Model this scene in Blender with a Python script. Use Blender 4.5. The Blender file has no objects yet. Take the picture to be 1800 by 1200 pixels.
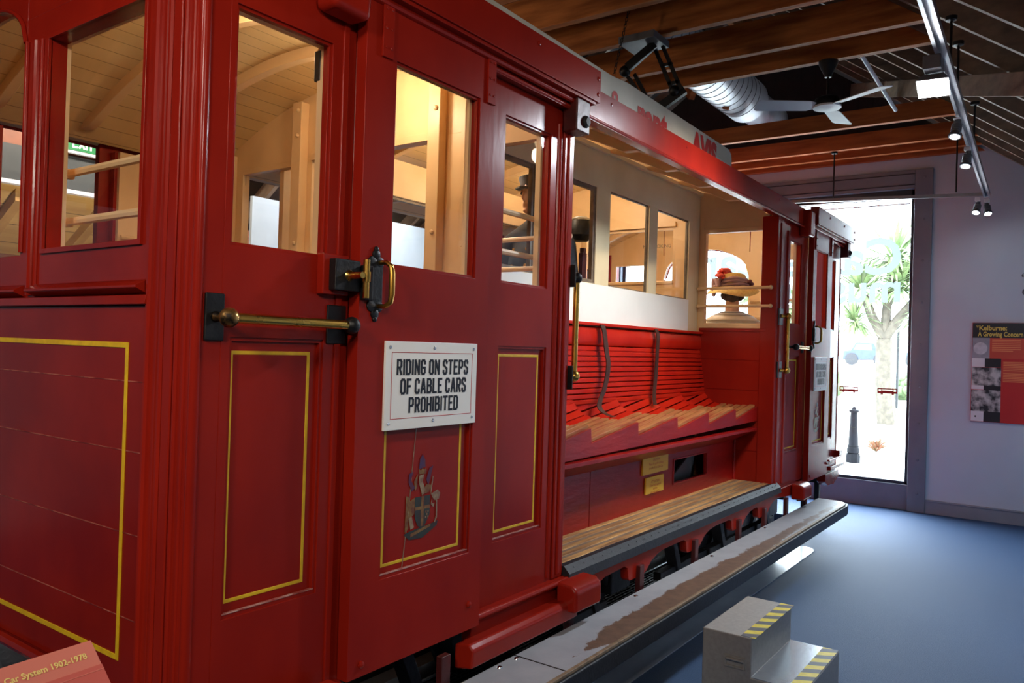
import bpy, bmesh, math, random
from mathutils import Vector, Matrix
random.seed(7)
SC = bpy.context.scene
COL = SC.collection

# ------------------------------------------------------------------ camera
cam_data = bpy.data.cameras.new('camera')
cam = bpy.data.objects.new('camera', cam_data)
COL.objects.link(cam)
SC.camera = cam
cam_data.sensor_width = 36.0
cam_data.lens = 36.0 * 1385.0 / 1800.0
cam_data.clip_start = 0.05
_yaw, _pit, _rol = (math.radians(a) for a in (35.6, 0.45, 1.75))
_f = Vector((math.cos(_pit) * math.cos(_yaw), math.cos(_pit) * math.sin(_yaw), math.sin(_pit)))
_r = Vector((math.sin(_yaw), -math.cos(_yaw), 0))
_d = _f.cross(_r)
_R = math.cos(_rol) * _r - math.sin(_rol) * _d
_D = math.sin(_rol) * _r + math.cos(_rol) * _d
cam.matrix_world = Matrix(((_R.x, -_D.x, -_f.x, 0.0), (_R.y, -_D.y, -_f.y, 0.0),
                           (_R.z, -_D.z, -_f.z, 1.45), (0, 0, 0, 1)))

# ------------------------------------------------------------------ view, world, lights
SC.view_settings.view_transform = 'Standard'
SC.view_settings.look = 'None'
SC.view_settings.gamma = 1.0
SC.view_settings.use_curve_mapping = False
SC.view_settings.exposure = 0.12
SC.cycles.transparent_max_bounces = 24
SC.cycles.max_bounces = 10
SC.cycles.use_denoising = True
SC.cycles.sample_clamp_indirect = 6.0
SC.cycles.caustics_reflective = False
SC.cycles.caustics_refractive = False

world = bpy.data.worlds.new('overcast_sky')
SC.world = world
world.use_nodes = True
_nt = world.node_tree
_nt.nodes['Background'].inputs[0].default_value = (0.80, 0.91, 1.0, 1)
_nt.nodes['Background'].inputs[1].default_value = 18.0


def light(name, kind, loc, power, color=(1, 1, 1), target=None, size=0.1, size_y=None, spot=60, blend=0.6):
    d = bpy.data.lights.new(name, kind)
    d.energy = power
    d.color = color
    if kind == 'AREA':
        d.shape = 'RECTANGLE' if size_y else 'SQUARE'
        d.size = size
        if size_y:
            d.size_y = size_y
    else:
        d.shadow_soft_size = size
    if kind == 'SPOT':
        d.spot_size = math.radians(spot)
        d.spot_blend = blend
    o = bpy.data.objects.new(name, d)
    COL.objects.link(o)
    o.location = loc
    if target is not None:
        o.rotation_euler = (Vector(target) - Vector(loc)).to_track_quat('-Z', 'Y').to_euler()
    return o


# sky light sampling through the glazed opening of the far gable
for _n, _x, _dx in (('window_portal', 8.55, -1),):
    _o = light(_n, 'AREA', (_x, 2.86, 1.65), 1, size=3.2, size_y=2.9, target=(_x + _dx, 2.86, 1.65))
    _o.data.cycles.is_portal = True
# track lights of the hall, plus added fill spots that have no heads
WHITE = (1.0, 0.87, 0.72)
COOL = (0.86, 0.92, 1.0)
light('track_and_fill_spot', 'SPOT', (-1.4, 2.5, 3.3), 70, WHITE, (1.1, 2.4, 1.5), 0.12, spot=80)  # added spot without a head, for highlights on the end wall beads
light('track_and_fill_spot', 'SPOT', (-1.0, 4.2, 3.3), 60, COOL, (-0.8, 6.3, 1.6), 0.1, spot=110)  # added spot without a head, brightens the pale left wall section
light('hall_roof_fill', 'SPOT', (2.9, 3.6, 3.0), 16, (1.0, 0.8, 0.6), (3.9, 1.8, 4.0), 0.1, spot=130)  # added uplight with no fitting, warms the roof beams
light('track_and_fill_spot', 'SPOT', (-1.6, 0.5, 2.95), 200, WHITE, (1.1, 2.2, 1.55), 0.2, spot=66, blend=1.0)  # added fill from behind the viewer for the car's near end
light('track_and_fill_spot', 'SPOT', (0.3, -0.3, 2.45), 55, WHITE, (1.5, 1.9, 1.6), 0.08, spot=85)  # added fill beside the viewer for the near doors
light('track_and_fill_spot', 'SPOT', (3.7, 0.72, 2.95), 95, WHITE, (4.2, 2.1, 1.1), 0.05, spot=80, blend=1.0)
light('track_and_fill_spot', 'SPOT', (4.4, 0.55, 2.78), 40, COOL, (5.6, -0.6, 1.2), 0.08, spot=100)
light('track_and_fill_spot', 'SPOT', (6.1, 0.62, 2.75), 22, (0.78, 0.9, 1.0), (8.0, 0.3, 1.4), 0.05, spot=80)
for _x in (1.4, 2.6, 3.9, 5.2):
    light('under_car_fill', 'POINT', (_x, 3.05, 0.28), 4, (0.92, 0.96, 1.0), size=.08)  # added fill with no fitting, lifts the dark beneath the car
light('hall_flood_light', 'SPOT', (4.28, 0.6, 2.80), 150, COOL, (3.2, 1.2, 0.3), 0.1, spot=130)
# fill spots added without fittings to light the wall past the car
light('hall_wall_fill', 'SPOT', (2.6, 4.6, 3.3), 160, (1.0, 0.86, 0.7), (2.8, 6.3, 2.4), 0.1, spot=120)
light('hall_wall_fill', 'SPOT', (2.4, 4.75, 1.5), 45, (1.0, 0.88, 0.7), (2.5, 6.1, 2.25), 0.1, spot=110)
light('hall_wall_fill', 'SPOT', (5.0, 4.6, 3.3), 160, (0.95, 0.95, 1.0), (4.6, 6.3, 2.0), 0.1, spot=120)

# ------------------------------------------------------------------ materials
def lin(c):
    c = c / 255.0
    return c / 12.92 if c <= 0.04045 else ((c + 0.055) / 1.055) ** 2.4


def rgb(r, g, b):
    return (lin(r), lin(g), lin(b), 1.0)


MATS = {}


def mat(name, c1, c2=None, rough=0.5, metal=0.0, scale=6.0, bump=0.0, bscale=None, stretch=None, coat=0.0,
        detail=4.0, lo=0.35, hi=0.65, rough2=None, spec=None):
    """procedural principled material: noise mixes two tones, a second noise bumps the surface"""
    m = bpy.data.materials.new(name)
    m.use_nodes = True
    nt = m.node_tree
    N, L = nt.nodes, nt.links
    b = N['Principled BSDF']
    b.inputs['Roughness'].default_value = rough
    b.inputs['Metallic'].default_value = metal
    b.inputs['Coat Weight'].default_value = coat
    b.inputs['Coat Roughness'].default_value = 0.06
    if spec is not None:
        b.inputs['Specular IOR Level'].default_value = spec
    tc = N.new('ShaderNodeTexCoord')
    mp = N.new('ShaderNodeMapping')
    L.new(tc.outputs['Object'], mp.inputs[0])
    if stretch:
        mp.inputs['Scale'].default_value = stretch
    nz = N.new('ShaderNodeTexNoise')
    nz.inputs['Scale'].default_value = scale
    nz.inputs['Detail'].default_value = detail
    L.new(mp.outputs[0], nz.inputs['Vector'])
    mr = N.new('ShaderNodeMapRange')
    mr.inputs['From Min'].default_value = lo
    mr.inputs['From Max'].default_value = hi
    L.new(nz.outputs['Fac'], mr.inputs['Value'])
    mx = N.new('ShaderNodeMix')
    mx.data_type = 'RGBA'
    mx.inputs[6].default_value = c1
    mx.inputs[7].default_value = c2 or c1
    L.new(mr.outputs[0], mx.inputs[0])
    L.new(mx.outputs[2], b.inputs['Base Color'])
    if rough2 is not None:
        m2 = N.new('ShaderNodeMapRange')
        m2.inputs['To Min'].default_value = rough
        m2.inputs['To Max'].default_value = rough2
        L.new(mr.outputs[0], m2.inputs['Value'])
        L.new(m2.outputs[0], b.inputs['Roughness'])
    if bump:
        n2 = N.new('ShaderNodeTexNoise')
        n2.inputs['Scale'].default_value = bscale or scale * 4
        n2.inputs['Detail'].default_value = 3
        L.new(mp.outputs[0], n2.inputs['Vector'])
        bp = N.new('ShaderNodeBump')
        bp.inputs['Strength'].default_value = bump
        bp.inputs['Distance'].default_value = 0.01
        L.new(n2.outputs['Fac'], bp.inputs['Height'])
        L.new(bp.outputs[0], b.inputs['Normal'])
    MATS[name] = m
    return m


def emis(name, c, s):
    m = bpy.data.materials.new(name)
    m.use_nodes = True
    b = m.node_tree.nodes['Principled BSDF']
    b.inputs['Base Color'].default_value = c
    b.inputs['Emission Color'].default_value = c
    b.inputs['Emission Strength'].default_value = s
    MATS[name] = m
    return m


def grooves(m, axis, pitch, width=0.05, dark=0.45, offset=0.0):
    """thin darker board joints across a material, every <pitch> metres along one axis"""
    nt = m.node_tree
    N, L = nt.nodes, nt.links
    b = N['Principled BSDF']
    src = b.inputs['Base Color'].links[0].from_socket
    tc = N.new('ShaderNodeTexCoord')
    sp = N.new('ShaderNodeSeparateXYZ')
    L.new(tc.outputs['Object'], sp.inputs[0])
    ad = N.new('ShaderNodeMath'); ad.operation = 'ADD'; ad.inputs[1].default_value = 100 * pitch + offset
    L.new(sp.outputs['XYZ'.index(axis)], ad.inputs[0])
    dv = N.new('ShaderNodeMath'); dv.operation = 'DIVIDE'; dv.inputs[1].default_value = pitch
    L.new(ad.outputs[0], dv.inputs[0])
    fr = N.new('ShaderNodeMath'); fr.operation = 'FRACT'
    L.new(dv.outputs[0], fr.inputs[0])
    lt = N.new('ShaderNodeMath'); lt.operation = 'LESS_THAN'; lt.inputs[1].default_value = width
    L.new(fr.outputs[0], lt.inputs[0])
    mx = N.new('ShaderNodeMix'); mx.data_type = 'RGBA'; mx.blend_type = 'MULTIPLY'
    mx.inputs[7].default_value = (dark, dark * 0.9, dark * 0.8, 1)
    L.new(lt.outputs[0], mx.inputs[0])
    L.new(src, mx.inputs[6])
    L.new(mx.outputs[2], b.inputs['Base Color'])
    return m


def glass_mat(name, tint=(1, 1, 1, 1), boost=1.0):
    m = bpy.data.materials.new(name)
    m.use_nodes = True
    nt = m.node_tree
    N, L = nt.nodes, nt.links
    out = N['Material Output']
    N.remove(N['Principled BSDF'])
    tr = N.new('ShaderNodeBsdfTransparent'); tr.inputs[0].default_value = tint
    gl = N.new('ShaderNodeBsdfGlossy'); gl.inputs['Roughness'].default_value = 0.02
    fr = N.new('ShaderNodeFresnel'); fr.inputs[0].default_value = 1.35
    mu = N.new('ShaderNodeMath'); mu.operation = 'MULTIPLY'; mu.inputs[1].default_value = boost
    mx = N.new('ShaderNodeMixShader')
    ge = N.new('ShaderNodeNewGeometry')      # the pane's rear skin adds no second reflection
    sb = N.new('ShaderNodeMath'); sb.operation = 'SUBTRACT'; sb.inputs[0].default_value = 1.0
    L.new(ge.outputs['Backfacing'], sb.inputs[1])
    m3 = N.new('ShaderNodeMath'); m3.operation = 'MULTIPLY'
    L.new(fr.outputs[0], mu.inputs[0]); L.new(mu.outputs[0], m3.inputs[0]); L.new(sb.outputs[0], m3.inputs[1])
    L.new(m3.outputs[0], mx.inputs[0])
    L.new(tr.outputs[0], mx.inputs[1]); L.new(gl.outputs[0], mx.inputs[2])
    L.new(mx.outputs[0], out.inputs[0])
    MATS[name] = m
    return m


RED = mat('red_gloss_paint', rgb(154, 33, 19), rgb(136, 26, 16), 0.24, scale=3.5, bump=0.05, bscale=26, stretch=(1, 1, 0.5), spec=0.19)
REDB = mat('red_bench_paint', rgb(196, 36, 16), rgb(176, 28, 14), 0.26, scale=5, bump=0.03, bscale=22, spec=0.4)
REDR = mat('red_rough_paint', rgb(158, 22, 18), rgb(138, 17, 16), 0.30, scale=7, bump=0.35, bscale=22, stretch=(0.35, 1, 1.6), spec=0.45)
MAROON = mat('maroon_panel_paint', rgb(146, 30, 17), rgb(126, 22, 14), 0.20, scale=3, bump=0.05, bscale=20, spec=0.30)
WORNRED = mat('worn_red_edge', rgb(196, 160, 148), rgb(150, 34, 22), 0.4, scale=40, stretch=(1, 4, 4))
IRONRED = mat('dark_red_iron', rgb(84, 22, 20), rgb(60, 16, 16), 0.45, scale=9, bump=0.2)
YELLOW = mat('yellow_line_paint', rgb(232, 192, 26), rgb(214, 172, 24), 0.45, scale=30)
CREAM = mat('cream_paint', rgb(230, 196, 148), rgb(219, 182, 134), 0.42, scale=4, bump=0.06, bscale=30)
CREAMW = mat('pale_cream_paint', rgb(228, 212, 172), rgb(218, 200, 158), 0.42, scale=4, bump=0.06, bscale=30)
CEIL = grooves(mat('cream_board_ceiling', rgb(226, 196, 142), rgb(212, 178, 122), 0.36, scale=3, bump=0.05), 'Y', 0.085, 0.05, 0.5)
WHITEP = mat('white_panel_paint', rgb(240, 240, 232), rgb(232, 232, 224), 0.45, scale=3)
BOARD = mat('ivory_letter_board', rgb(206, 204, 190), rgb(192, 190, 176), 0.5, scale=5)
BLACK = mat('black_iron', rgb(28, 29, 31), rgb(18, 19, 21), 0.42, scale=14, bump=0.15, metal=0.3)
CASTIRON = mat('black_cast_iron', rgb(16, 16, 22), rgb(10, 10, 14), 0.7, scale=14, bump=0.1, spec=0.15)
BRASS = mat('worn_brass', rgb(222, 180, 92), rgb(190, 142, 60), 0.2, metal=1.0, scale=8, rough2=0.34)
BRASSD = mat('tarnished_brass', rgb(196, 150, 86), rgb(42, 36, 32), 0.26, metal=0.9, scale=22, lo=0.42, hi=0.58, rough2=0.5)
STEEL = mat('polished_steel', rgb(205, 205, 205), rgb(180, 180, 182), 0.2, metal=1.0, scale=8)
RUBBER = mat('black_rubber', rgb(34, 35, 40), rgb(24, 25, 29), 0.5, scale=20, bump=0.15)
UNDER = mat('grimy_underframe', rgb(40, 34, 34), rgb(24, 21, 22), 0.6, scale=9, bump=0.3)
LEATHER = mat('brown_leather', rgb(72, 40, 28), rgb(54, 29, 22), 0.45, scale=12, bump=0.1)
SLAT = mat('worn_timber_slats', rgb(206, 160, 100), rgb(140, 98, 62), 0.55, scale=14, bump=0.25, stretch=(0.25, 3, 3))
SLATR = mat('red_worn_timber', rgb(172, 116, 66), rgb(150, 52, 30), 0.5, scale=10, bump=0.25, stretch=(0.5, 8, 4), lo=0.46, hi=0.70)
FLOORW = mat('dark_car_floor', rgb(92, 62, 42), rgb(70, 46, 32), 0.6, scale=8, stretch=(0.3, 4, 1))
GLASS = glass_mat('window_glass', boost=1.15)
BIGGLASS = glass_mat('shop_window_glass', (0.97, 0.99, 1, 1), 0.7)
SIGNW = mat('enamel_white', rgb(248, 248, 242), rgb(242, 242, 236), 0.25, scale=3, coat=0.4)
INK = mat('dark_navy_lettering', rgb(10, 12, 26), rgb(14, 16, 30), 0.4, scale=20)
REDINK = mat('red_lettering', rgb(196, 34, 26), rgb(180, 28, 24), 0.5, scale=20)
YPLATE = mat('yellow_notice_plate', rgb(236, 190, 60), rgb(226, 176, 52), 0.4, scale=4)
TIMBER = mat('stained_roof_timber', rgb(196, 122, 68), rgb(146, 86, 46), 0.6, scale=5, bump=0.15, stretch=(4, 0.5, 4), spec=.15)
TIMBERO = mat('orange_roof_timber', rgb(186, 102, 54), rgb(150, 76, 40), 0.6, scale=5, bump=0.15, stretch=(4, 0.5, 4), spec=.15)
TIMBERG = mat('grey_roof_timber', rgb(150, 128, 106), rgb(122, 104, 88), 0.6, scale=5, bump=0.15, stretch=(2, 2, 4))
ROOFB = grooves(mat('dark_roof_boards', rgb(40, 31, 30), rgb(30, 24, 24), 0.8, scale=4, stretch=(0.4, 3, 3)), 'Y', 0.14, 0.05, 0.5)
WALL = mat('white_plaster', rgb(190, 202, 216), rgb(184, 196, 211), 0.7, scale=2, bump=0.03, bscale=60)
FRAME = mat('grey_window_steel', rgb(116, 126, 140), rgb(106, 116, 130), 0.45, scale=4)
FRAMED = mat('dark_window_frame', rgb(44, 48, 58), rgb(38, 42, 52), 0.4, scale=4)
SKIRT = mat('grey_skirting', rgb(140, 146, 158), rgb(130, 136, 150), 0.5, scale=4)
CARPET = mat('blue_grey_carpet', rgb(64, 94, 134), rgb(50, 78, 116), 0.6, scale=220, bump=0.5, bscale=420, detail=2, spec=.4)
FSTRIP = mat('pale_vinyl_strip', rgb(190, 202, 214), rgb(178, 190, 204), 0.16, scale=3, spec=.9)
GALV = mat('galvanised_steel', rgb(196, 198, 206), rgb(176, 178, 188), 0.34, metal=0.35, scale=5)
WOODW = grooves(mat('brown_wall_boards', rgb(150, 92, 54), rgb(124, 72, 42), 0.5, scale=4, stretch=(0.3, 1, 3)), 'Z', 0.16, 0.05, 0.45)
CEILREFL = grooves(mat('reflected_ceiling_boards', rgb(206, 168, 104), rgb(184, 144, 84), 0.5, scale=4, stretch=(0.3, 3, 3)), 'Y', 0.2, 0.04, 0.35)
RIBREFL = mat('reflected_ceiling_rib', rgb(196, 154, 92), rgb(170, 128, 72), 0.5, scale=5, stretch=(2, 0.4, 2))
GREYP = mat('dark_grey_glazing', rgb(86, 90, 92), rgb(74, 78, 80), 0.25, scale=2)
PLASTW = mat('white_plastic', rgb(232, 234, 236), rgb(222, 224, 228), 0.4, scale=6)
SILVER = mat('silver_metal', rgb(176, 178, 184), rgb(158, 160, 168), 0.34, metal=0.7, scale=6)
GREYM = mat('grey_lamp_metal', rgb(120, 122, 128), rgb(104, 106, 112), 0.4, metal=0.4, scale=8)
STEPM = mat('grey_step_paint', rgb(160, 160, 156), rgb(150, 150, 146), 0.42, scale=60, bump=0.08, bscale=300)
STEPAL = mat('aluminium_tread', rgb(190, 194, 198), rgb(176, 180, 186), 0.26, metal=0.75, scale=40)
LAMPW = emis('lamp_glow_white', (0.93, 0.97, 1, 1), 30)
LAMPY = emis('lamp_glow_warm', (1, 0.75, 0.4, 1), 18)
GREEN = emis('exit_sign_green', (0.01, 0.16, 0.05, 1), 0.25)
EXITW = emis('exit_sign_white', (0.8, 0.9, 0.85, 1), 0.2)
TUBEW = mat('white_window_trim', rgb(226, 230, 238), rgb(216, 220, 230), 0.35, scale=4)
SKIN = mat('skin', rgb(214, 164, 132), rgb(200, 148, 118), 0.55, scale=8)


def hazard(name):
    m = mat(name, rgb(222, 206, 70), rgb(206, 190, 60), 0.5, scale=40)
    nt = m.node_tree
    N, L = nt.nodes, nt.links
    b = N['Principled BSDF']
    src = b.inputs['Base Color'].links[0].from_socket
    tc = N.new('ShaderNodeTexCoord'); sp = N.new('ShaderNodeSeparateXYZ')
    L.new(tc.outputs['Object'], sp.inputs[0])
    a = N.new('ShaderNodeMath'); a.operation = 'MULTIPLY_ADD'; a.inputs[1].default_value = 0.55
    L.new(sp.outputs[1], a.inputs[0]); L.new(sp.outputs[0], a.inputs[2])
    d = N.new('ShaderNodeMath'); d.operation = 'DIVIDE'; d.inputs[1].default_value = 0.092
    L.new(a.outputs[0], d.inputs[0])
    f = N.new('ShaderNodeMath'); f.operation = 'FRACT'; L.new(d.outputs[0], f.inputs[0])
    g = N.new('ShaderNodeMath'); g.operation = 'GREATER_THAN'; g.inputs[1].default_value = 0.5
    L.new(f.outputs[0], g.inputs[0])
    nz = N.new('ShaderNodeTexNoise'); nz.inputs['Scale'].default_value = 300
    mr = N.new('ShaderNodeMix'); mr.data_type = 'RGBA'
    mr.inputs[6].default_value = rgb(52, 56, 64); mr.inputs[7].default_value = rgb(108, 112, 118)
    L.new(nz.outputs['Fac'], mr.inputs[0])
    mx = N.new('ShaderNodeMix'); mx.data_type = 'RGBA'
    L.new(g.outputs[0], mx.inputs[0]); L.new(src, mx.inputs[6]); L.new(mr.outputs[2], mx.inputs[7])
    L.new(mx.outputs[2], b.inputs['Base Color'])
    return m


HAZARD = hazard('hazard_stripe_tape')


def worn_board():
    """grey paint on a step board, worn to brown timber along its middle"""
    m = mat('worn_grey_step_paint', rgb(168, 172, 178), rgb(156, 160, 168), 0.42, scale=8, bump=0.08, bscale=40)
    nt = m.node_tree
    N, L = nt.nodes, nt.links
    b = N['Principled BSDF']
    src = b.inputs['Base Color'].links[0].from_socket
    tc = N.new('ShaderNodeTexCoord'); sp = N.new('ShaderNodeSeparateXYZ')
    L.new(tc.outputs['Object'], sp.inputs[0])
    nz = N.new('ShaderNodeTexNoise'); nz.inputs['Scale'].default_value = 5.0; nz.inputs['Detail'].default_value = 12
    nz.inputs['Roughness'].default_value = 0.85
    L.new(tc.outputs['Object'], nz.inputs['Vector'])
    # distance from the worn line (object y), wider in the middle of the board's length
    a = N.new('ShaderNodeMath'); a.operation = 'ADD'; a.inputs[1].default_value = -1.425
    L.new(sp.outputs[1], a.inputs[0])
    ab = N.new('ShaderNodeMath'); ab.operation = 'ABSOLUTE'; L.new(a.outputs[0], ab.inputs[0])
    x0 = N.new('ShaderNodeMapRange'); x0.inputs['From Min'].default_value = 2.32; x0.inputs['From Max'].default_value = 2.75
    x0.inputs['To Min'].default_value = -0.03; x0.inputs['To Max'].default_value = 0.062
    L.new(sp.outputs[0], x0.inputs['Value'])
    x1 = N.new('ShaderNodeMapRange'); x1.inputs['From Min'].default_value = 3.6; x1.inputs['From Max'].default_value = 5.9
    x1.inputs['To Min'].default_value = 0.0; x1.inputs['To Max'].default_value = 0.05
    L.new(sp.outputs[0], x1.inputs['Value'])
    w = N.new('ShaderNodeMath'); w.operation = 'SUBTRACT'; L.new(x0.outputs[0], w.inputs[0]); L.new(x1.outputs[0], w.inputs[1])
    nn = N.new('ShaderNodeMath'); nn.operation = 'MULTIPLY_ADD'; nn.inputs[1].default_value = 0.16; nn.inputs[2].default_value = -0.08
    L.new(nz.outputs['Fac'], nn.inputs[0])
    s = N.new('ShaderNodeMath'); s.operation = 'ADD'; L.new(w.outputs[0], s.inputs[0]); L.new(nn.outputs[0], s.inputs[1])
    lt = N.new('ShaderNodeMath'); lt.operation = 'LESS_THAN'; L.new(ab.outputs[0], lt.inputs[0]); L.new(s.outputs[0], lt.inputs[1])
    wd = N.new('ShaderNodeMix'); wd.data_type = 'RGBA'
    wd.inputs[6].default_value = rgb(136, 108, 88); wd.inputs[7].default_value = rgb(72, 58, 52)
    n2 = N.new('ShaderNodeTexNoise'); n2.inputs['Scale'].default_value = 24; n2.inputs['Detail'].default_value = 8
    L.new(tc.outputs['Object'], n2.inputs['Vector']); L.new(n2.outputs['Fac'], wd.inputs[0])
    mx = N.new('ShaderNodeMix'); mx.data_type = 'RGBA'
    L.new(lt.outputs[0], mx.inputs[0]); L.new(src, mx.inputs[6]); L.new(wd.outputs[2], mx.inputs[7])
    L.new(mx.outputs[2], b.inputs['Base Color'])
    return m


WORN = worn_board()

# ------------------------------------------------------------------ mesh helpers
class MB:
    """collects shapes; build() links them as ONE mesh object"""

    def __init__(self, T=None):
        self.bm = bmesh.new()
        self.T = T

    def v(self, p):
        p = Vector(p)
        if self.T:
            p = Vector(self.T(*p))
        return self.bm.verts.new(p)

    def face(self, pts, m=0):
        f = self.bm.faces.new([self.v(p) for p in pts])
        f.material_index = m
        return f

    def _poly(self, a, b, m, cap=True):
        n = len(a)
        va = [self.v(p) for p in a]
        vb = [self.v(p) for p in b]
        for i in range(n):
            j = (i + 1) % n
            f = self.bm.faces.new((va[i], va[j], vb[j], vb[i]))
            f.material_index = m
        if cap:
            for vv in (va[::-1], vb):
                f = self.bm.faces.new(vv)
                f.material_index = m

    def box(self, x0, x1, y0, y1, z0, z1, m=0):
        a = [(x0, y0, z0), (x1, y0, z0), (x1, y1, z0), (x0, y1, z0)]
        b = [(x, y, z1) for x, y, _ in a]
        self._poly(a, b, m)
        return self

    def prism(self, pts, axis, a, b, m=0):
        """polygon in the plane square to <axis> pulled from a to b; pts are the other two coordinates in xyz order"""
        def mk(p, c):
            if axis == 'x':
                return (c, p[0], p[1])
            if axis == 'y':
                return (p[0], c, p[1])
            return (p[0], p[1], c)
        self._poly([mk(p, a) for p in pts], [mk(p, b) for p in pts], m)
        return self

    def skewprism(self, A, B, m=0):
        self._poly(A, B, m)
        return self

    def bar(self, p, q, w, h, up=(0, 0, 1), m=0):
        p, q, up = Vector(p), Vector(q), Vector(up)
        d = (q - p).normalized()
        s = d.cross(up).normalized() * (w / 2)
        u = s.cross(d).normalized() * (h / 2)
        a = [p - s - u, p + s - u, p + s + u, p - s + u]
        self._poly(a, [x + (q - p) for x in a], m)
        return self

    def tube(self, pts, r, seg=10, m=0, cap=True):
        pts = [Vector(p) for p in pts]
        n = len(pts)
        rr = r if isinstance(r, (list, tuple)) else [r] * n
        rings = []
        ref = None
        for i, p in enumerate(pts):
            d = (pts[min(i + 1, n - 1)] - pts[max(i - 1, 0)]).normalized()
            if ref is None:
                ref = Vector((0, 0, 1)) if abs(d.z) < 0.9 else Vector((1, 0, 0))
            s = d.cross(ref).normalized()
            u = s.cross(d).normalized()
            ref = u
            rings.append([self.v(p + (s * math.cos(t) + u * math.sin(t)) * rr[i])
                          for t in [2 * math.pi * k / seg for k in range(seg)]])
        for a, b in zip(rings, rings[1:]):
            for k in range(seg):
                f = self.bm.faces.new((a[k], a[(k + 1) % seg], b[(k + 1) % seg], b[k]))
                f.material_index = m
        if cap:
            for rg in (rings[0][::-1], rings[-1]):
                f = self.bm.faces.new(rg)
                f.material_index = m
        return self

    def lathe(self, prof, c, axis=(0, 0, 1), seg=20, m=0):
        """prof: (radius, height) pairs along axis from c"""
        c, ax = Vector(c), Vector(axis).normalized()
        s = ax.orthogonal().normalized()
        u = ax.cross(s)
        rings = [[self.v(c + ax * h + (s * math.cos(t) + u * math.sin(t)) * max(r, 1e-4))
                  for t in [2 * math.pi * k / seg for k in range(seg)]] for r, h in prof]
        for a, b in zip(rings, rings[1:]):
            for k in range(seg):
                f = self.bm.faces.new((a[k], a[(k + 1) % seg], b[(k + 1) % seg], b[k]))
                f.material_index = m
        for rg in (rings[0][::-1], rings[-1]):
            f = self.bm.faces.new(rg)
            f.material_index = m
        return self

    def ball(self, c, r, m=0, seg=16, sq=(1, 1, 1)):
        prof = []
        n = 9
        c = Vector(c)
        rings = []
        for i in range(n + 1):
            t = math.pi * i / n
            rr, h = math.sin(t) * r, -math.cos(t) * r
            rings.append([self.v(c + Vector((max(rr, r * .01) * math.cos(a) * sq[0], max(rr, r * .01) * math.sin(a) * sq[1], h * sq[2])))
                          for a in [2 * math.pi * k / seg for k in range(seg)]])
        for a, b in zip(rings, rings[1:]):
            for k in range(seg):
                f = self.bm.faces.new((a[k], a[(k + 1) % seg], b[(k + 1) % seg], b[k]))
                f.material_index = m
        for rg in (rings[0][::-1], rings[-1]):
            f = self.bm.faces.new(rg)
            f.material_index = m
        return self

    def wall(self, axis, c0, c1, a0, a1, z0, z1, holes=(), m=0, m_back=None):
        """slab square to axis (x or y) from c0 to c1 with rectangular holes (a0,a1,z0,z1)"""
        As = sorted({a0, a1, *[min(max(h[i], a0), a1) for h in holes for i in (0, 1)]})
        Zs = sorted({z0, z1, *[min(max(h[i], z0), z1) for h in holes for i in (2, 3)]})

        def P(a, c, z):
            return (c, a, z) if axis == 'x' else (a, c, z)

        def solid(i, j):
            if not (0 <= i < len(As) - 1 and 0 <= j < len(Zs) - 1):
                return False
            a, z = (As[i] + As[i + 1]) / 2, (Zs[j] + Zs[j + 1]) / 2
            return not any(h[0] < a < h[1] and h[2] < z < h[3] for h in holes)
        cache = {}

        def V(i, c, j):
            k = (i, c, j)
            if k not in cache:
                cache[k] = self.v(P(As[i], c, Zs[j]))
            return cache[k]
        for i in range(len(As) - 1):
            for j in range(len(Zs) - 1):
                if not solid(i, j):
                    continue
                for c in (c0, c1):
                    f = self.bm.faces.new((V(i, c, j), V(i + 1, c, j), V(i + 1, c, j + 1), V(i, c, j + 1)))
                    f.material_index = m if (c == c0 or m_back is None) else m_back
                for (di, dj, e) in ((-1, 0, ((i, j), (i, j + 1))), (1, 0, ((i + 1, j), (i + 1, j + 1))),
                                    (0, -1, ((i, j), (i + 1, j))), (0, 1, ((i, j + 1), (i + 1, j + 1)))):
                    if not solid(i + di, j + dj):
                        (p, q), (r, s) = e
                        f = self.bm.faces.new((V(p, c0, q), V(r, c0, s), V(r, c1, s), V(p, c1, q)))
                        f.material_index = m
        return self

    def ring(self, axis, c0, c1, a0, a1, z0, z1, w, m=0):
        """thin rectangular line frame"""
        return self.wall(axis, c0, c1, a0, a1, z0, z1, [(a0 + w, a1 - w, z0 + w, z1 - w)], m)

    def build(self, name, mats, parent=None, bevel=0.0, seg=2, smooth=True, off=None, angle=35):
        bmesh.ops.recalc_face_normals(self.bm, faces=self.bm.faces[:])
        me = bpy.data.meshes.new(name)
        self.bm.to_mesh(me)
        self.bm.free()
        for mm in (mats if isinstance(mats, (list, tuple)) else [mats]):
            me.materials.append(mm)
        if smooth:
            me.shade_smooth()
            me.set_sharp_from_angle(angle=math.radians(angle))
        o = bpy.data.objects.new(name, me)
        COL.objects.link(o)
        if parent is not None:
            o.parent = parent
            if parent.type == 'EMPTY' and off is None:
                o.location = -Vector(parent.get('base', (0, 0, 0)))
        if bevel:
            b = o.modifiers.new('bevel', 'BEVEL')
            b.width = bevel
            b.segments = seg
            b.limit_method = 'ANGLE'
            b.angle_limit = math.radians(40)
            if smooth:
                b.harden_normals = True
        return o


def thing(name, label, cat, base=(0, 0, 0), group=None):
    """an Empty at the thing's base; its parts are built in world coordinates"""
    o = bpy.data.objects.new(name, None)
    COL.objects.link(o)
    o.empty_display_size = 0.1
    o.location = base
    o['base'] = tuple(base)
    return tag(o, label, cat, group)


def tag(o, label, cat, group=None):
    o['label'] = label
    o['category'] = cat
    if group:
        o['group'] = group
    return o


def struct(o, label=None):
    o['kind'] = 'structure'
    if label:
        o['label'] = label
    return o


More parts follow.
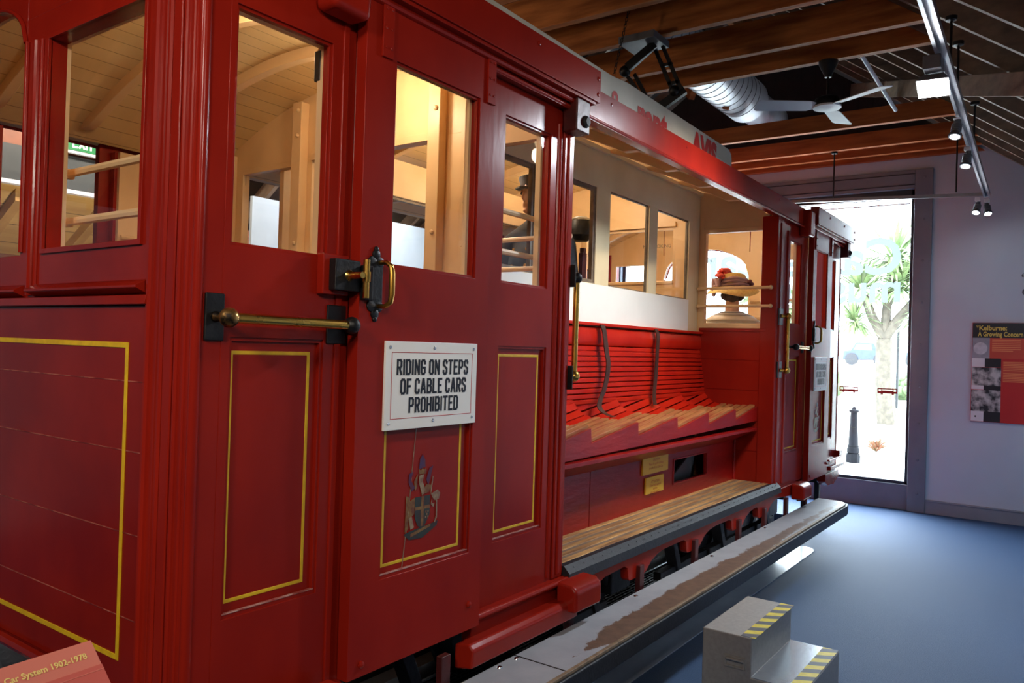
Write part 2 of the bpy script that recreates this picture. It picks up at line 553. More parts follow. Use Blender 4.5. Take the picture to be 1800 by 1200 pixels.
def part_label(o, s):
    o['label'] = s
    return o


def text_into(mb, s, size, origin, right, up, m=0, thick=0.0015, bold=0.0, align='LEFT', xs=1.0, shear=0.0, space=1.0):
    """built-in lettering turned to mesh and laid on a plane"""
    cu = bpy.data.curves.new('t', 'FONT')
    cu.body = s
    cu.size = size
    cu.offset = bold
    cu.shear = shear
    cu.align_x = align
    cu.space_character = space
    cu.resolution_u = 3
    ob = bpy.data.objects.new('t', cu)
    COL.objects.link(ob)
    dg = bpy.context.evaluated_depsgraph_get()
    dg.update()
    me = bpy.data.meshes.new_from_object(ob.evaluated_get(dg))
    R, U, O = Vector(right).normalized(), Vector(up).normalized(), Vector(origin)
    nrm = R.cross(U).normalized()
    vs = [mb.v(O + R * (v.co.x * xs) + U * v.co.y + nrm * thick) for v in me.vertices]
    for p in me.polygons:
        try:
            f = mb.bm.faces.new([vs[i] for i in p.vertices])
            f.material_index = m
        except ValueError:
            pass
    bpy.data.objects.remove(ob)
    bpy.data.curves.remove(cu)
    bpy.data.meshes.remove(me)


GLYPH = {
    'R': ([[(0, 0), (0, 1), (.36, 1), (.48, .88), (.48, .6), (.36, .48), (0, .48)], [(.24, .48), (.48, 0)]], .48),
    'I': ([[(0, 0), (0, 1)]], 0), 'L': ([[(0, 1), (0, 0), (.42, 0)]], .42),
    'D': ([[(0, 0), (0, 1), (.34, 1), (.48, .86), (.48, .14), (.34, 0), (0, 0)]], .48),
    'N': ([[(0, 0), (0, 1), (.5, 0), (.5, 1)]], .5),
    'G': ([[(.48, .76), (.48, .88), (.36, 1), (.12, 1), (0, .88), (0, .12), (.12, 0), (.36, 0), (.48, .12), (.48, .46), (.26, .46)]], .48),
    'O': ([[(.12, 0), (.36, 0), (.48, .12), (.48, .88), (.36, 1), (.12, 1), (0, .88), (0, .12), (.12, 0)]], .48),
    'S': ([[(.46, .8), (.46, .9), (.36, 1), (.12, 1), (0, .88), (0, .66), (.46, .38), (.46, .12), (.34, 0), (.1, 0), (0, .1), (0, .22)]], .46),
    'T': ([[(0, 1), (.48, 1)], [(.24, 1), (.24, 0)]], .48),
    'E': ([[(.42, 1), (0, 1), (0, 0), (.42, 0)], [(0, .52), (.34, .52)]], .42),
    'P': ([[(0, 0), (0, 1), (.36, 1), (.48, .88), (.48, .58), (.36, .46), (0, .46)]], .48),
    'F': ([[(.42, 1), (0, 1), (0, 0)], [(0, .52), (.34, .52)]], .42),
    'C': ([[(.46, .76), (.46, .88), (.34, 1), (.12, 1), (0, .88), (0, .12), (.12, 0), (.34, 0), (.46, .12), (.46, .24)]], .46),
    'A': ([[(0, 0), (.22, 1), (.3, 1), (.52, 0)], [(.08, .3), (.44, .3)]], .52),
    'B': ([[(0, 0), (0, 1), (.34, 1), (.46, .88), (.46, .64), (.36, .52), (0, .52)], [(.36, .52), (.48, .4), (.48, .12), (.36, 0), (0, 0)]], .48),
    'H': ([[(0, 0), (0, 1)], [(.48, 0), (.48, 1)], [(0, .5), (.48, .5)]], .48),
    'X': ([[(0, 0), (.5, 1)], [(0, 1), (.5, 0)]], .5), 'K': ([[(0, 0), (0, 1)], [(.48, 1), (0, .45)], [(.12, .56), (.5, 0)]], .5),
    'M': ([[(0, 0), (0, 1), (.3, .3), (.6, 1), (.6, 0)]], .6), 'V': ([[(0, 1), (.25, 0), (.5, 1)]], .5),
}


def block_text(mb, s, h, cx, z, y, m=0, st=0.17, gap=0.24, sx=1.0, th=0.0012):
    """square-cut stroke lettering on a plane facing -y, centred on cx"""
    adv = []
    tot = 0
    for ch in s:
        w = .34 if ch == ' ' else GLYPH[ch][1] + gap
        adv.append(w)
        tot += w
    x = cx - (tot - gap) * h * sx / 2
    t = st * h / 2
    cnt = 0
    for ch, w in zip(s, adv):
        if ch != ' ':
            for pl in GLYPH[ch][0]:
                for (ax, az), (bx, bz) in zip(pl, pl[1:]):
                    p, q = Vector((x + ax * h * sx, z + az * h)), Vector((x + bx * h * sx, z + bz * h))
                    d = (q - p).normalized()
                    n = Vector((-d.y, d.x)) * t
                    e = d * t * 0.8
                    cnt += 1
                    mb.prism([tuple(k) for k in (p - e - n, q + e - n, q + e + n, p - e + n)], 'y', y + .0003, y - th - .00004 * (cnt % 12), m)
        x += w * h * sx

# ------------------------------------------------------------------ the hall
X_END, X_BACK = 8.40, -3.2
Y_R, Y_L = -0.62, 6.34
YC = 2.86


def roof_z(y):
    return 2.873 + 0.72 * (YC - abs(y - YC)) if True else 0


# floor: carpet with a track trench under the car
mb = MB()
mb.box(X_BACK, X_END + 0.3, Y_R - .2, 2.06, -0.2, 0.0)
mb.box(X_BACK, X_END + 0.3, 3.66, Y_L + .2, -0.2, 0.0)
mb.box(7.35, X_END + 0.3, 2.06, 3.66, -0.2, 0.0)
mb.box(X_BACK, 0.9, 2.06, 3.66, -0.2, 0.0)
struct(mb.build('floor', CARPET, smooth=False))
mb = MB()
mb.box(0.9, 7.35, 2.06, 3.66, -0.3, -0.2)
struct(mb.build('track_pit_floor', UNDER, smooth=False))

# pale vinyl strip along the car, round at its far outer corner
mb = MB()
pts = [(1.2, 1.555), (6.12, 1.555)] + [(6.12 + .09 * math.sin(t), 1.645 - .09 * math.cos(t)) for t in (.4, .8, 1.2, 1.57)] + [(6.21, 2.05), (1.2, 2.05)]
mb.prism(pts, 'z', 0.0, 0.006)
struct(mb.build('floor_strip', FSTRIP, smooth=False))

# gable end wall with the great window
pr = [(Y_R, 0), (YC - 1.72, 0), (YC - 1.72, 3.28), (YC + 1.72, 3.28), (YC + 1.72, 0), (Y_L, 0), (Y_L, roof_z(Y_L) + .1), (YC, roof_z(YC) + .1), (Y_R, roof_z(Y_R) + .1)]


def gable(x0, x1):
    mb = MB()
    for a, b in ((Y_R - .2, YC - 1.725), (YC + 1.725, Y_L + .2)):
        mb.prism([(a, 0), (b, 0), (b, roof_z(b) + .1), (a, roof_z(a) + .1)], 'x', x0, x1)
    mb.prism([(YC - 1.725, 3.28), (YC + 1.725, 3.28), (YC + 1.725, roof_z(YC + 1.725) + .1), (YC, roof_z(YC) + .1),
              (YC - 1.725, roof_z(YC - 1.725) + .1)], 'x', x0, x1)
    return mb.build('wall_far' if x0 > 0 else 'wall_near', WALL, smooth=False)


struct(gable(X_END, X_END + 0.25))
mb = MB()
mb.prism([(Y_R - .2, 0), (Y_L + .2, 0), (Y_L + .2, roof_z(Y_L + .2) + .1), (YC, roof_z(YC) + .1), (Y_R - .2, roof_z(Y_R - .2) + .1)], 'x', X_BACK - .25, X_BACK)
struct(mb.build('wall_near', WALL, smooth=False))
# side walls
mb = MB(); mb.box(X_BACK - .25, X_END + .25, Y_R - .2, Y_R, 0, roof_z(Y_R) + .05)
struct(mb.build('wall_right', WALL, smooth=False))
mb = MB(); mb.box(0.6, X_END + .25, Y_L, Y_L + .2, 0, roof_z(Y_L) + .05)
struct(mb.build('wall_left', WOODW, smooth=False))
mb = MB(); mb.box(X_BACK - .25, 0.6, Y_L, Y_L + .2, 0, roof_z(Y_L) + .05)  # pale unseen section, added to be mirrored in the car's end paint
struct(mb.build('wall_left_reflector', WALL, smooth=False))
# skirtings
mb = MB(); mb.box(X_END - .016, X_END, Y_R, YC - 1.725, 0, 0.115); mb.box(X_END - .024, X_END, Y_R, YC - 1.725, 0.115, 0.13)
struct(mb.build('baseboard_far', SKIRT, bevel=.003))
mb = MB(); mb.box(X_BACK, X_END - .03, Y_R, Y_R + .016, 0, 0.125)
struct(mb.build('baseboard_right', SKIRT, bevel=.003))


def big_window(n, x, s):
    """steel frame, glass and lower panel filling a gable opening; s = direction out of the hall"""
    mb = MB()
    yo, yi = 1.725, 1.57
    for sg in (-1, 1):
        a, b = sorted((YC + sg * yo, YC + sg * yi))
        mb.box(min(x - .03 * s, x + .2 * s), max(x - .03 * s, x + .2 * s), a, b, 0, 3.28, 0)
        a2, b2 = sorted((YC + sg * yi, YC + sg * (yi - .035)))
        mb.box(min(x + .03 * s, x + .13 * s), max(x + .03 * s, x + .13 * s), a2, b2, .245, 3.10, 1)
    xs = sorted((x - .03 * s, x + .2 * s))
    mb.box(xs[0], xs[1], YC - yi, YC + yi, 3.10, 3.28, 0)
    xs2 = sorted((x + .01 * s, x + .16 * s))
    mb.box(xs2[0], xs2[1], YC - yi, YC + yi, 0.0, .245, 0)
    xs3 = sorted((x + .03 * s, x + .13 * s))
    mb.box(xs3[0], xs3[1], YC - yi, YC + yi, .245, .275, 1)
    mb.box(xs3[0], xs3[1], YC - yi, YC + yi, 3.03, 3.10, 1)
    # ledge beads and bolts
    xb = sorted((x - .036 * s, x - .03 * s))
    mb.box(xb[0], xb[1], YC - yi, YC + yi, 3.13, 3.14, 1)
    mb.box(xb[0], xb[1], YC - yi, YC + yi, 3.235, 3.245, 1)
    for sg in (-1, 1):
        for z in (.18, .5, .85, 1.2, 1.6, 2.0, 2.4, 2.8, 3.2):
            mb.lathe([(.012, 0), (.012, .006), (.006, .01)], (x - .03 * s, YC + sg * 1.655, z), (-s, 0, 0), 8)
    o = struct(mb.build('window_%d' % n, [FRAME, FRAMED], bevel=.004))
    g = MB(); g.box(min(x + .075 * s, x + .085 * s), max(x + .075 * s, x + .085 * s), YC - 1.536, YC + 1.536, .27, 3.04)
    g.build('pane', BIGGLASS, o, smooth=False)
    return o


win = big_window(1, X_END, 1)
# rolled slat blind at the head of the far window
mb = MB()
for k in range(5):
    mb.box(X_END + .0, X_END + .028, YC - 1.53, YC + 1.53, 3.022 - k * .012, 3.026 - k * .012)
mb.box(X_END - .005, X_END + .028, YC - 1.53, YC + 1.53, 2.955, 2.966)
bl = mb.build('window_blind', PLASTW, smooth=False)
tag(bl, 'white slatted blind pulled up at the head of the tall far window', 'blind')

# ---- roof: boarded slopes, rafters, tie beams
mb = MB()
t = .17
for sg in (-1, 1):
    ye = YC + sg * 3.75
    a, b = (ye, roof_z(ye) + t), (YC, roof_z(YC) + t)
    mb.prism([a, b, (b[0], b[1] + .08), (a[0], a[1] + .08)], 'x', X_BACK - .4, X_END + .4)
struct(mb.build('ceiling', ROOFB, smooth=False))
RX = [-2.8 + .47 * k for k in range(15)] + [4.00, 4.44, 4.86, 5.32, 5.80, 6.30, 6.62, 7.06, 7.44, 7.8, 8.13]
for i, x in enumerate(RX):
    mb = MB()
    for sg in (-1, 1):
        ye = YC + sg * 3.5
        mb.prism([(ye, roof_z(ye)), (YC, roof_z(YC)), (YC, roof_z(YC) + .15), (ye, roof_z(ye) + .15)], 'x', x - .02, x + .02)
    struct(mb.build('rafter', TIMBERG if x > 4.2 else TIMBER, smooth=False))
TX = [1.2, 1.9, 2.55, 3.05, 3.53, 3.97, 4.43, 5.0, 5.37, 7.03, 7.76, 8.1, 8.345]
for x in TX:
    zb = 3.39
    top = 3.53 if x > 6.5 else 3.60
    yb = (zb - 2.873) / .72
    mb = MB()
    for y0, y1 in ((yb, 2 * YC - yb),):
        yt = (top - 2.873) / .72
        mb.prism([(y0, zb), (y1, zb), (2 * YC - yt, top), (yt, top)], 'x', x - .028, x + .028)
    struct(mb.build('tie_beam', TIMBERO if x > 6.5 else TIMBER, smooth=False, bevel=.003))
mb = MB()
yg = (3.41 - 2.873) / .72
mb.prism([(yg, 3.41), (2 * YC - yg, 3.41), (YC, roof_z(YC))], 'x', X_END - .03, X_END)
struct(mb.build('trim_5', ROOFB, smooth=False), 'dark boarded gable top')
# ridge board and the sloping valley board
mb = MB(); mb.box(X_BACK, X_END, YC - .025, YC + .025, roof_z(YC) - .2, roof_z(YC) + .1)
struct(mb.build('ridge_board', TIMBER, smooth=False))
mb = MB(); mb.bar((8.35, 1.87, 4.13), (4.85, .15, 2.89), .05, .13)
struct(mb.build('valley_board', TIMBERG, smooth=False, bevel=.003))
# thin loose boards crossing behind the car, high in the roof
for (p, q) in (((6.2, 2.65, 3.62), (6.9, 3.5, 4.45)), ((6.6, 2.5, 3.62), (7.5, 3.6, 4.5))):
    mb = MB(); mb.bar(p, q, .05, .1)
    struct(mb.build('roof_brace', TIMBERO, smooth=False))

# left side wall behind the car: grey glazed band, sills, and boards shaped as a reflected car ceiling
mb = MB(); mb.box(1.4, 3.05, 5.62, 5.66, 2.43, 2.67)
for x in (1.9, 2.5, 2.78, 2.98):
    mb.box(x - .012, x + .012, 5.605, 5.62, 2.43, 2.67)
struct(mb.build('trim_1', GREYP, smooth=False), 'dark grey glazed band')
mb = MB(); mb.box(1.4, 3.05, 5.56, 5.70, 2.405, 2.43); 
struct(mb.build('trim_2', TUBEW, smooth=False))
mb = MB(); mb.box(1.4, 3.05, 5.63, 5.70, 2.67, 3.1)
struct(mb.build('trim_3', mat('red_brown_lining', rgb(140, 78, 48), rgb(122, 66, 40), .5), smooth=False))
mb = MB()
mb.prism([(5.62, 2.40), (6.34, 2.02), (6.34, 2.06), (5.62, 2.44)], 'x', 1.4, 3.05)  # boards and ribs put in to imitate the car ceiling's reflection
struct(mb.build('trim_4', CEILREFL, smooth=False))
for x in (1.75, 2.3, 2.85):
    mb = MB(); mb.prism([(5.64, 2.31), (6.34, 1.94), (6.34, 2.02), (5.64, 2.39)], 'x', x - .03, x + .03)
    struct(mb.build('reflected_rib', RIBREFL, smooth=False))

# white display boards on the left wall (seen through the car windows)
mb = MB(); mb.box(3.87, 4.95, 5.35, 5.38, 0.0, 2.595, 0)
o = mb.build('display_board', [mat('pale_blue_board', rgb(198, 210, 216), rgb(190, 203, 210), .6)], smooth=False)
tag(o, 'pale blue-white display screen standing behind the car, seen through the driver door window', 'board')
mb = MB(); mb.box(5.35, 6.9, 5.35, 5.38, 0.0, 2.62, 0)
o = mb.build('display_board', [MATS['pale_blue_board']], smooth=False)
tag(o, 'pale display screen behind the car, seen through the sliding door window', 'board')

# EXIT sign behind the car
ex = thing('exit_sign', 'green and white lit EXIT sign hanging behind the car', 'sign', (2.6, 5.58, 2.74))
mb = MB(); mb.box(2.42, 2.86, 5.565, 5.60, 2.68, 2.86); mb.build('case', PLASTW, ex, bevel=.004)
mb = MB(); mb.box(2.51, 2.79, 5.560, 5.566, 2.70, 2.84); fc = mb.build('face', GREEN, ex, smooth=False)
mb = MB(); block_text(mb, 'EXIT', .062, 2.65, 2.722, 5.5595, th=.001, st=.2); mb.build('lettering', EXITW, fc, smooth=False)
for x in (2.5, 2.78):
    mb = MB(); mb.tube([(x, 5.58, 2.82), (x, 5.58, 3.3)], .006)
    mb.build('hanging_rod', SILVER, ex)
ex2 = thing('exit_sign', 'second green sign, angled, right of the EXIT sign behind the car', 'sign', (2.95, 5.5, 2.74))
mb = MB(); mb.bar((2.92, 5.60, 2.76), (3.2, 5.36, 2.76), .03, .12); mb.build('case', PLASTW, ex2, bevel=.004)
mb = MB(); mb.bar((2.935, 5.565, 2.76), (3.185, 5.35, 2.76), .03, .085); mb.build('face', GREEN, ex2, smooth=False)
mb = MB(); mb.tube([(3.06, 5.48, 2.82), (3.06, 5.48, 3.3)], .006); mb.build('hanging_rod', SILVER, ex2)

# track trench: rails, grating, pale concrete kerb
mb = MB(); mb.box(1.0, 7.3, 2.37, 2.45, -0.2, 0.005)
struct(mb.build('track_kerb', mat('pale_concrete', rgb(206, 204, 192), rgb(190, 188, 176), .6), smooth=False))
mb = MB(); mb.box(1.0, 7.3, 2.52, 3.2, -0.2, 0.10)
struct(mb.build('track_plinth', mat('grey_concrete', rgb(150, 142, 130), rgb(128, 122, 112), .7, scale=6), smooth=False))
for y in (2.32, 3.40):
    mb = MB()
    mb.prism([(y - .04, -.2), (y + .04, -.2), (y + .04, -.185), (y + .008, -.17), (y + .008, -.12), (y + .028, -.105), (y + .028, -.08), (y - .028, -.08), (y - .028, -.105), (y - .008, -.12), (y - .008, -.17), (y - .04, -.185)], 'x', .92, 7.33)
    struct(mb.build('rail', STEEL, smooth=False))
gr = thing('floor_grating', 'black steel bar grating in the floor under the cable car', 'grating', (3.5, 2.15, 0))
mb = MB()
for k in range(9):
    mb.box(1.4, 6.6, 2.065 + k * .024, 2.071 + k * .024, -.03, -.002)
for k in range(75):
    mb.box(1.4 + k * .07, 1.408 + k * .07, 2.065, 2.265, -.028, -.004)
mb.build('bars', BLACK, gr, smooth=False)
mb = MB(); mb.wall('x', 1.38, 1.4, 2.06, 2.27, -.04, 0); mb.box(1.38, 6.62, 2.262, 2.274, -.2, 0.002); mb.build('frame', STEEL, gr, smooth=False)

# ------------------------------------------------------------------ the cable car
CXM = 4.10
car = thing('cable_car', 'old red and cream cable car filling the left of the hall', 'cable car', (CXM, YC, 0))
YN, YF = 1.66, 4.06
ZF = 0.58           # car floor
XA, XB = 1.06, 7.14  # car ends


def ceil_z(y):
    return 2.745 - 0.25 * (y - YC) ** 2


MIR = lambda x, y, z: (x, 2 * YC - y, z)     # the other side of the car
FLIP = lambda x, y, z: (2 * CXM - x, y, z)   # the other end


def pane(parent, x0, x1, z0, z1, y, T=None):
    mb = MB(T)
    mb.box(x0, x1, y, y + .004, z0, z1)
    return mb.build('glass', GLASS, parent, smooth=False)


def framed_panel(mb, x0, x1, z0, z1, y, glass, recess, line, t=.04, rec=.016):
    """joinery leaf: glazed hole above, sunk panel with a painted yellow line below, beads round both"""
    gx0, gx1, gz0, gz1 = glass
    rx0, rx1, rz0, rz1 = recess
    mb.wall('y', y, y + t, x0, x1, z0, z1, [glass, recess])
    mb.box(rx0 - .004, rx1 + .004, y + rec, y + t - .006, rz0 - .004, rz1 + .004)
    # quarter beads round the sunk panel and the glass
    b = .010
    mb.ring('y', y + .005, y + rec + .002, rx0 - .001, rx1 + .001, rz0 - .001, rz1 + .001, b)
    mb.ring('y', y + .007, y + .018, gx0 - .001, gx1 + .001, gz0 - .001, gz1 + .001, .009)
    mb.box(rx0 + .004, rx1 - .004, y + .0035, y + .0135, rz0 + .009, rz0 + .0125, 2)
    lx0, lx1, lz0, lz1 = line
    mb.ring('y', y + rec - .0012, y + rec + .001, lx0, lx1, lz0, lz1, .0095, 1)


def car_side(T, signs):
    """one long side of the car; T maps the near side to where it stands"""
    y = YN
    # --- hinged driver's door at the near end
    mb = MB(T)
    framed_panel(mb, 1.125, 1.495, .50, 2.39, y, (1.143, 1.442, 1.678, 2.262), (1.150, 1.440, .772, 1.455), (1.161, 1.408, .805, 1.422))
    d1 = mb.build('driver_door', [RED, YELLOW, WORNRED], car, bevel=.003)
    pane(d1, 1.14, 1.445, 1.675, 2.265, y + .018, T)
    mb = MB(T)  # cream inner stop
    mb.wall('y', y + .04, y + .062, 1.13, 1.49, .6, 2.39, [(1.143, 1.442, 1.678, 2.262)])
    mb.build('inner_lining', CREAM, d1, smooth=False)
    if signs:
        mb = MB(); mb.box(1.440, 1.456, y + .05, y + .075, 2.17, 2.255); mb.build('window_catch', BLACK, d1, bevel=.003)
    # --- jamb post with its round bead and the door opening's far post
    mb = MB(T)
    mb.box(1.495, 1.545, y + .004, y + .075, .50, 2.39)
    mb.box(1.476, 1.498, y - .006, y + .03, .50, 2.39)
    mb.tube([(1.545, y + .012, .50), (1.545, y + .012, 2.36)], .017, 10)
    mb.build('door_post', RED, car, bevel=.004)
    # --- sliding door, hung outside the side wall (slid open on the far side)
    ys = 1.612
    TS = T if signs else (lambda x, yy, z: T(x + .50, yy, z))
    tz = 2.385 if signs else 2.43
    mb = MB(T); mb.box(1.50, 2.62, y + .02, y + .045, tz, tz + .025)
    mb.build('door_track', STEEL, car, bevel=.003)
    mb = MB(TS)
    framed_panel(mb, 1.520, 2.110, .515, 2.43, ys, (1.640, 2.032, 1.674, 2.268), (1.632, 2.042, .772, 1.44), (1.650, 2.004, .80, 1.40))
    sd = mb.build('sliding_door', [RED, YELLOW, WORNRED], car, bevel=.005)
    pane(sd, 1.636, 2.036, 1.670, 2.272, ys + .018, TS)
    mb = MB(TS); mb.wall('y', ys + .036, ys + .046, 1.60, 2.09, .6, 2.40, [(1.640, 2.020, 1.674, 2.268)])
    mb.build('inner_lining', CREAM, sd, smooth=False)
    sliding_hardware(sd, TS, 0.0, ys)
    # --- fixed panel beside the open bench bay
    mb = MB(T)
    framed_panel(mb, 2.075, 2.625, .535, 2.39, y, (2.242, 2.540, 1.680, 2.276), (2.236, 2.546, .760, 1.455), (2.254, 2.516, .787, 1.426))
    mb.tube([(2.598, y + .002, .56), (2.598, y + .002, 2.33)], .012, 8)
    p3 = mb.build('fixed_side_panel', [RED, YELLOW, WORNRED], car, bevel=.003)
    pane(p3, 2.238, 2.544, 1.676, 2.28, y + .018, T)
    mb = MB(T); mb.wall('y', y + .04, y + .062, 2.09, 2.62, .6, 2.39, [(2.242, 2.528, 1.680, 2.276)])
    mb.build('inner_lining', CREAM, p3, smooth=False)
    mb = MB(T)
    for z in (1.805, 1.955):
        mb.tube([(2.10, y + .075, z), (2.62, y + .075, z)], .011, 8)
    mb.build('window_guard_bar', CREAM, p3)
    mb = MB(T)
    mb.box(2.625, 2.70, y - .008, y + .10, .545, 2.40)
    mb.box(2.648, 2.672, y - .016, y, .56, 2.36)
    mb.build('bay_post', RED, car, bevel=.006)
    # --- mirrored pieces at the far end of the bay
    Tf = (lambda x, yy, z: T(*FLIP(x, yy, z))) if T else FLIP
    mb = MB(Tf)
    framed_panel(mb, 2.075, 2.72, .535, 2.39, y, (2.242, 2.520, 1.680, 2.276), (2.236, 2.546, .760, 1.455), (2.254, 2.516, .787, 1.426))
    mb.tube([(2.598, y + .002, .56), (2.598, y + .002, 2.33)], .012, 8)
    p4 = mb.build('fixed_side_panel', [RED, YELLOW, WORNRED], car, bevel=.003)
    pane(p4, 2.238, 2.524, 1.676, 2.28, y + .018, Tf)
    mb = MB(Tf); mb.wall('y', y + .04, y + .062, 2.09, 2.62, .6, 2.39, [(2.242, 2.528, 1.680, 2.276)])
    mb.build('inner_lining', CREAM, p4, smooth=False)
    mb = MB(Tf)
    mb.box(2.70, 2.84, y - .008, y + .10, .545, 2.40)
    mb.box(2.76, 2.784, y - .016, y, .56, 2.36)
    mb.build('bay_post', RED, car, bevel=.006)
    # far sliding door, standing a hand's breadth open
    dx = 4.585
    TD = (lambda x, yy, z: T(x + dx, yy, z)) if T else (lambda x, yy, z: (x + dx, yy, z))
    mb = MB(TD)
    framed_panel(mb, 1.520, 2.075, .515, 2.43, ys, (1.610, 1.935, 1.674, 2.268), (1.602, 1.945, .772, 1.44), (1.620, 1.925, .80, 1.40))
    sf = mb.build('sliding_door', [RED, YELLOW, WORNRED], car, bevel=.005)
    pane(sf, 1.606, 1.94, 1.670, 2.272, ys + .018, TD)
    sliding_hardware(sf, T, dx, ys)
    # end panel beyond it
    mb = MB(T)
    framed_panel(mb, 6.70, 7.125, .50, 2.39, y, (6.80, 6.97, 1.678, 2.262), (6.79, 6.98, .772, 1.455), (6.81, 6.96, .805, 1.422))
    pe = mb.build('end_side_panel', [RED, YELLOW, WORNRED], car, bevel=.003)
    pane(pe, 6.796, 6.974, 1.674, 2.266, y + .018, T)
    mb = MB(T); mb.wall('y', y + .04, y + .062, 6.71, 7.1, .6, 2.39, [(6.80, 6.97, 1.678, 2.262)])
    mb.build('inner_lining', CREAM, pe, smooth=False)
    mb = MB(T)
    mb.box(6.125, 6.15, y + .004, y + .075, .50, 2.39); mb.box(6.66, 6.70, y + .004, y + .075, .50, 2.39)
    mb.build('door_post', RED, car, bevel=.004)
    # --- eaves board along the whole side and its drip bead
    mb = MB(T)
    ez = 2.392 if signs else 2.434
    mb.box(XA - .02, XB + .02, y - .032, y + .02, ez, 2.527)
    mb.box(XA - .02, XB + .02, y - .040, y - .03, ez - .007, ez + .008)
    mb.tube([(XA, y - .036, ez + .003), (XB, y - .036, ez + .003)], .009, 8)
    for x in (2.95, 3.75, 4.6, 5.3):
        mb.lathe([(.009, 0), (.008, .003), (.003, .004)], (x, y - .032, 2.495), (0, -1, 0), 8)
    mb.build('eaves_board', RED, car, bevel=.004)
    # door hoods with the rounded bracket block before each
    for x0, x1 in ((1.50, 2.748), (6.045, 7.235)):
        mb = MB(T)
        z0, z1 = (2.438, 2.565)
        mb.box(x0, x1, y - .092, y - .03, z0, z1)
        mb.box(x0, x1 - .02, y - .085, y - .03, z0 - .012, z0)
        mb.tube([(x0 + .02, y - .05, z0 - .02), (x1 - .05, y - .05, z0 - .02)], .012, 8)
        for x in (x0 + .35, x0 + .8, x1 - .02):
            mb.lathe([(.010, 0), (.008, .003), (.003, .0045)], (x, y - .092, z1 - .035), (0, -1, 0), 8)
        mb.lathe([(.010, 0), (.008, .003), (.003, .0045)], (x1 - .02, y - .092, z0 + .03), (0, -1, 0), 8)
        mb.build('door_hood', RED, car, bevel=.008, seg=3)
    for x0 in (1.37, 5.86):
        mb = MB(T); mb.box(x0, x0 + .135, y - .085, y, 2.325, 2.52)
        mb.build('hood_block', RED, car, bevel=.022, seg=4)
    for x0 in (2.60, 7.06):
        mb = MB(T); mb.box(x0, x0 + .10, y - .075, y - .01, 2.30, 2.43)
        hb = mb.build('hood_bracket', IRONRED, car, bevel=.006)
        mb = MB(T); mb.lathe([(.024, 0), (.024, .006), (.016, .014), (.004, .016)], (x0 + .065, y - .075, 2.345), (0, -1, 0), 12)
        mb.build('bolt', UNDER, hb)
    # --- bottom ledges, outer beams and their end blocks
    mb = MB(T)
    mb.box(2.115, 2.72, y - .03, y + .03, .522, .545)
    mb.tube([(2.115, y - .028, .534), (2.72, y - .028, .534)], .013, 8)
    mb.box(2.115, 2.72, y - .012, y + .03, .44, .53)
    mb.build('bottom_ledge', RED, car, bevel=.004)
    mb = MB(T); mb.box(1.10, 1.53, y - .02, y + .03, .47, .51)
    mb.build('bottom_ledge', RED, car, bevel=.004)
    for x0, x1, bx in ((2.03, 2.70, 2.62), (.98, 1.38, 1.27), (5.95, 6.02, 5.74)):
        mb = MB(T)
        mb.prism([(y - .085, .40), (y - .01, .385), (y - .01, .468), (y - .07, .478), (y - .09, .46)], 'x', x0, x1)
        ob = mb.build('outer_beam', RED, car, bevel=.008)
        mb = MB(T)
        mb.prism([(y - .125, .435), (y - .03, .43), (y - .03, .545), (y - .10, .54), (y - .125, .52)], 'x', bx, bx + .20)
        mb.build('beam_end_block', RED, ob, bevel=.014, seg=3)
    # --- side sill under the bay with cut-out feet, rubber nosing, rough side sill of the whole car
    mb = MB(T)
    zt, zl = .535, .402
    pts = [(2.72, zt), (5.95, zt), (5.95, .44)]
    for f in (5.15, 4.67, 4.0, 3.34):
        pts += [(f + .30, .478), (f + .22, .470), (f + .15, .45), (f + .10, .415), (f + .07, zl), (f - .075, zl), (f - .09, .415), (f - .10, .465), (f - .13, .478)]
    pts += [(3.02, .47), (2.96, .45), (2.72, .42)]
    mb.prism(pts, 'y', y - .025, y + .015)
    for f in (5.15, 4.67, 4.0, 3.34):
        mb.lathe([(.012, 0), (.012, .008), (.006, .012)], (f, y - .025, .435), (0, -1, 0), 8)
    mb.build('side_sill', RED, car, bevel=.003)
    mb = MB(T)
    mb.prism([(y - .045, .517), (y - .02, .512), (y + .012, .512), (y + .012, .585), (y - .012, .583), (y - .04, .556)], 'x', 2.705, 5.47)
    for k in range(34):
        mb.lathe([(.004, 0), (.003, .003)], (2.76 + k * .08, y - .026, .5705), (0, -.6, .8), 6)
    mb.build('sill_nosing', RUBBER, car, bevel=.004)
    # worn timber treads
    mb = MB(T)
    for k in range(5):
        y0 = y + .014 + k * .053
        mb.box(2.70, 5.376, y0, y0 + .036, .555, .5855)
    tr = mb.build('foot_tread', SLAT, car, bevel=.004)
    mb = MB(T)
    mb.box(2.70, 5.376, y + .012, y + .275, .54, .5835)
    mb.build('tread_bed', TIMBERG, tr, smooth=False)
    bench(T)


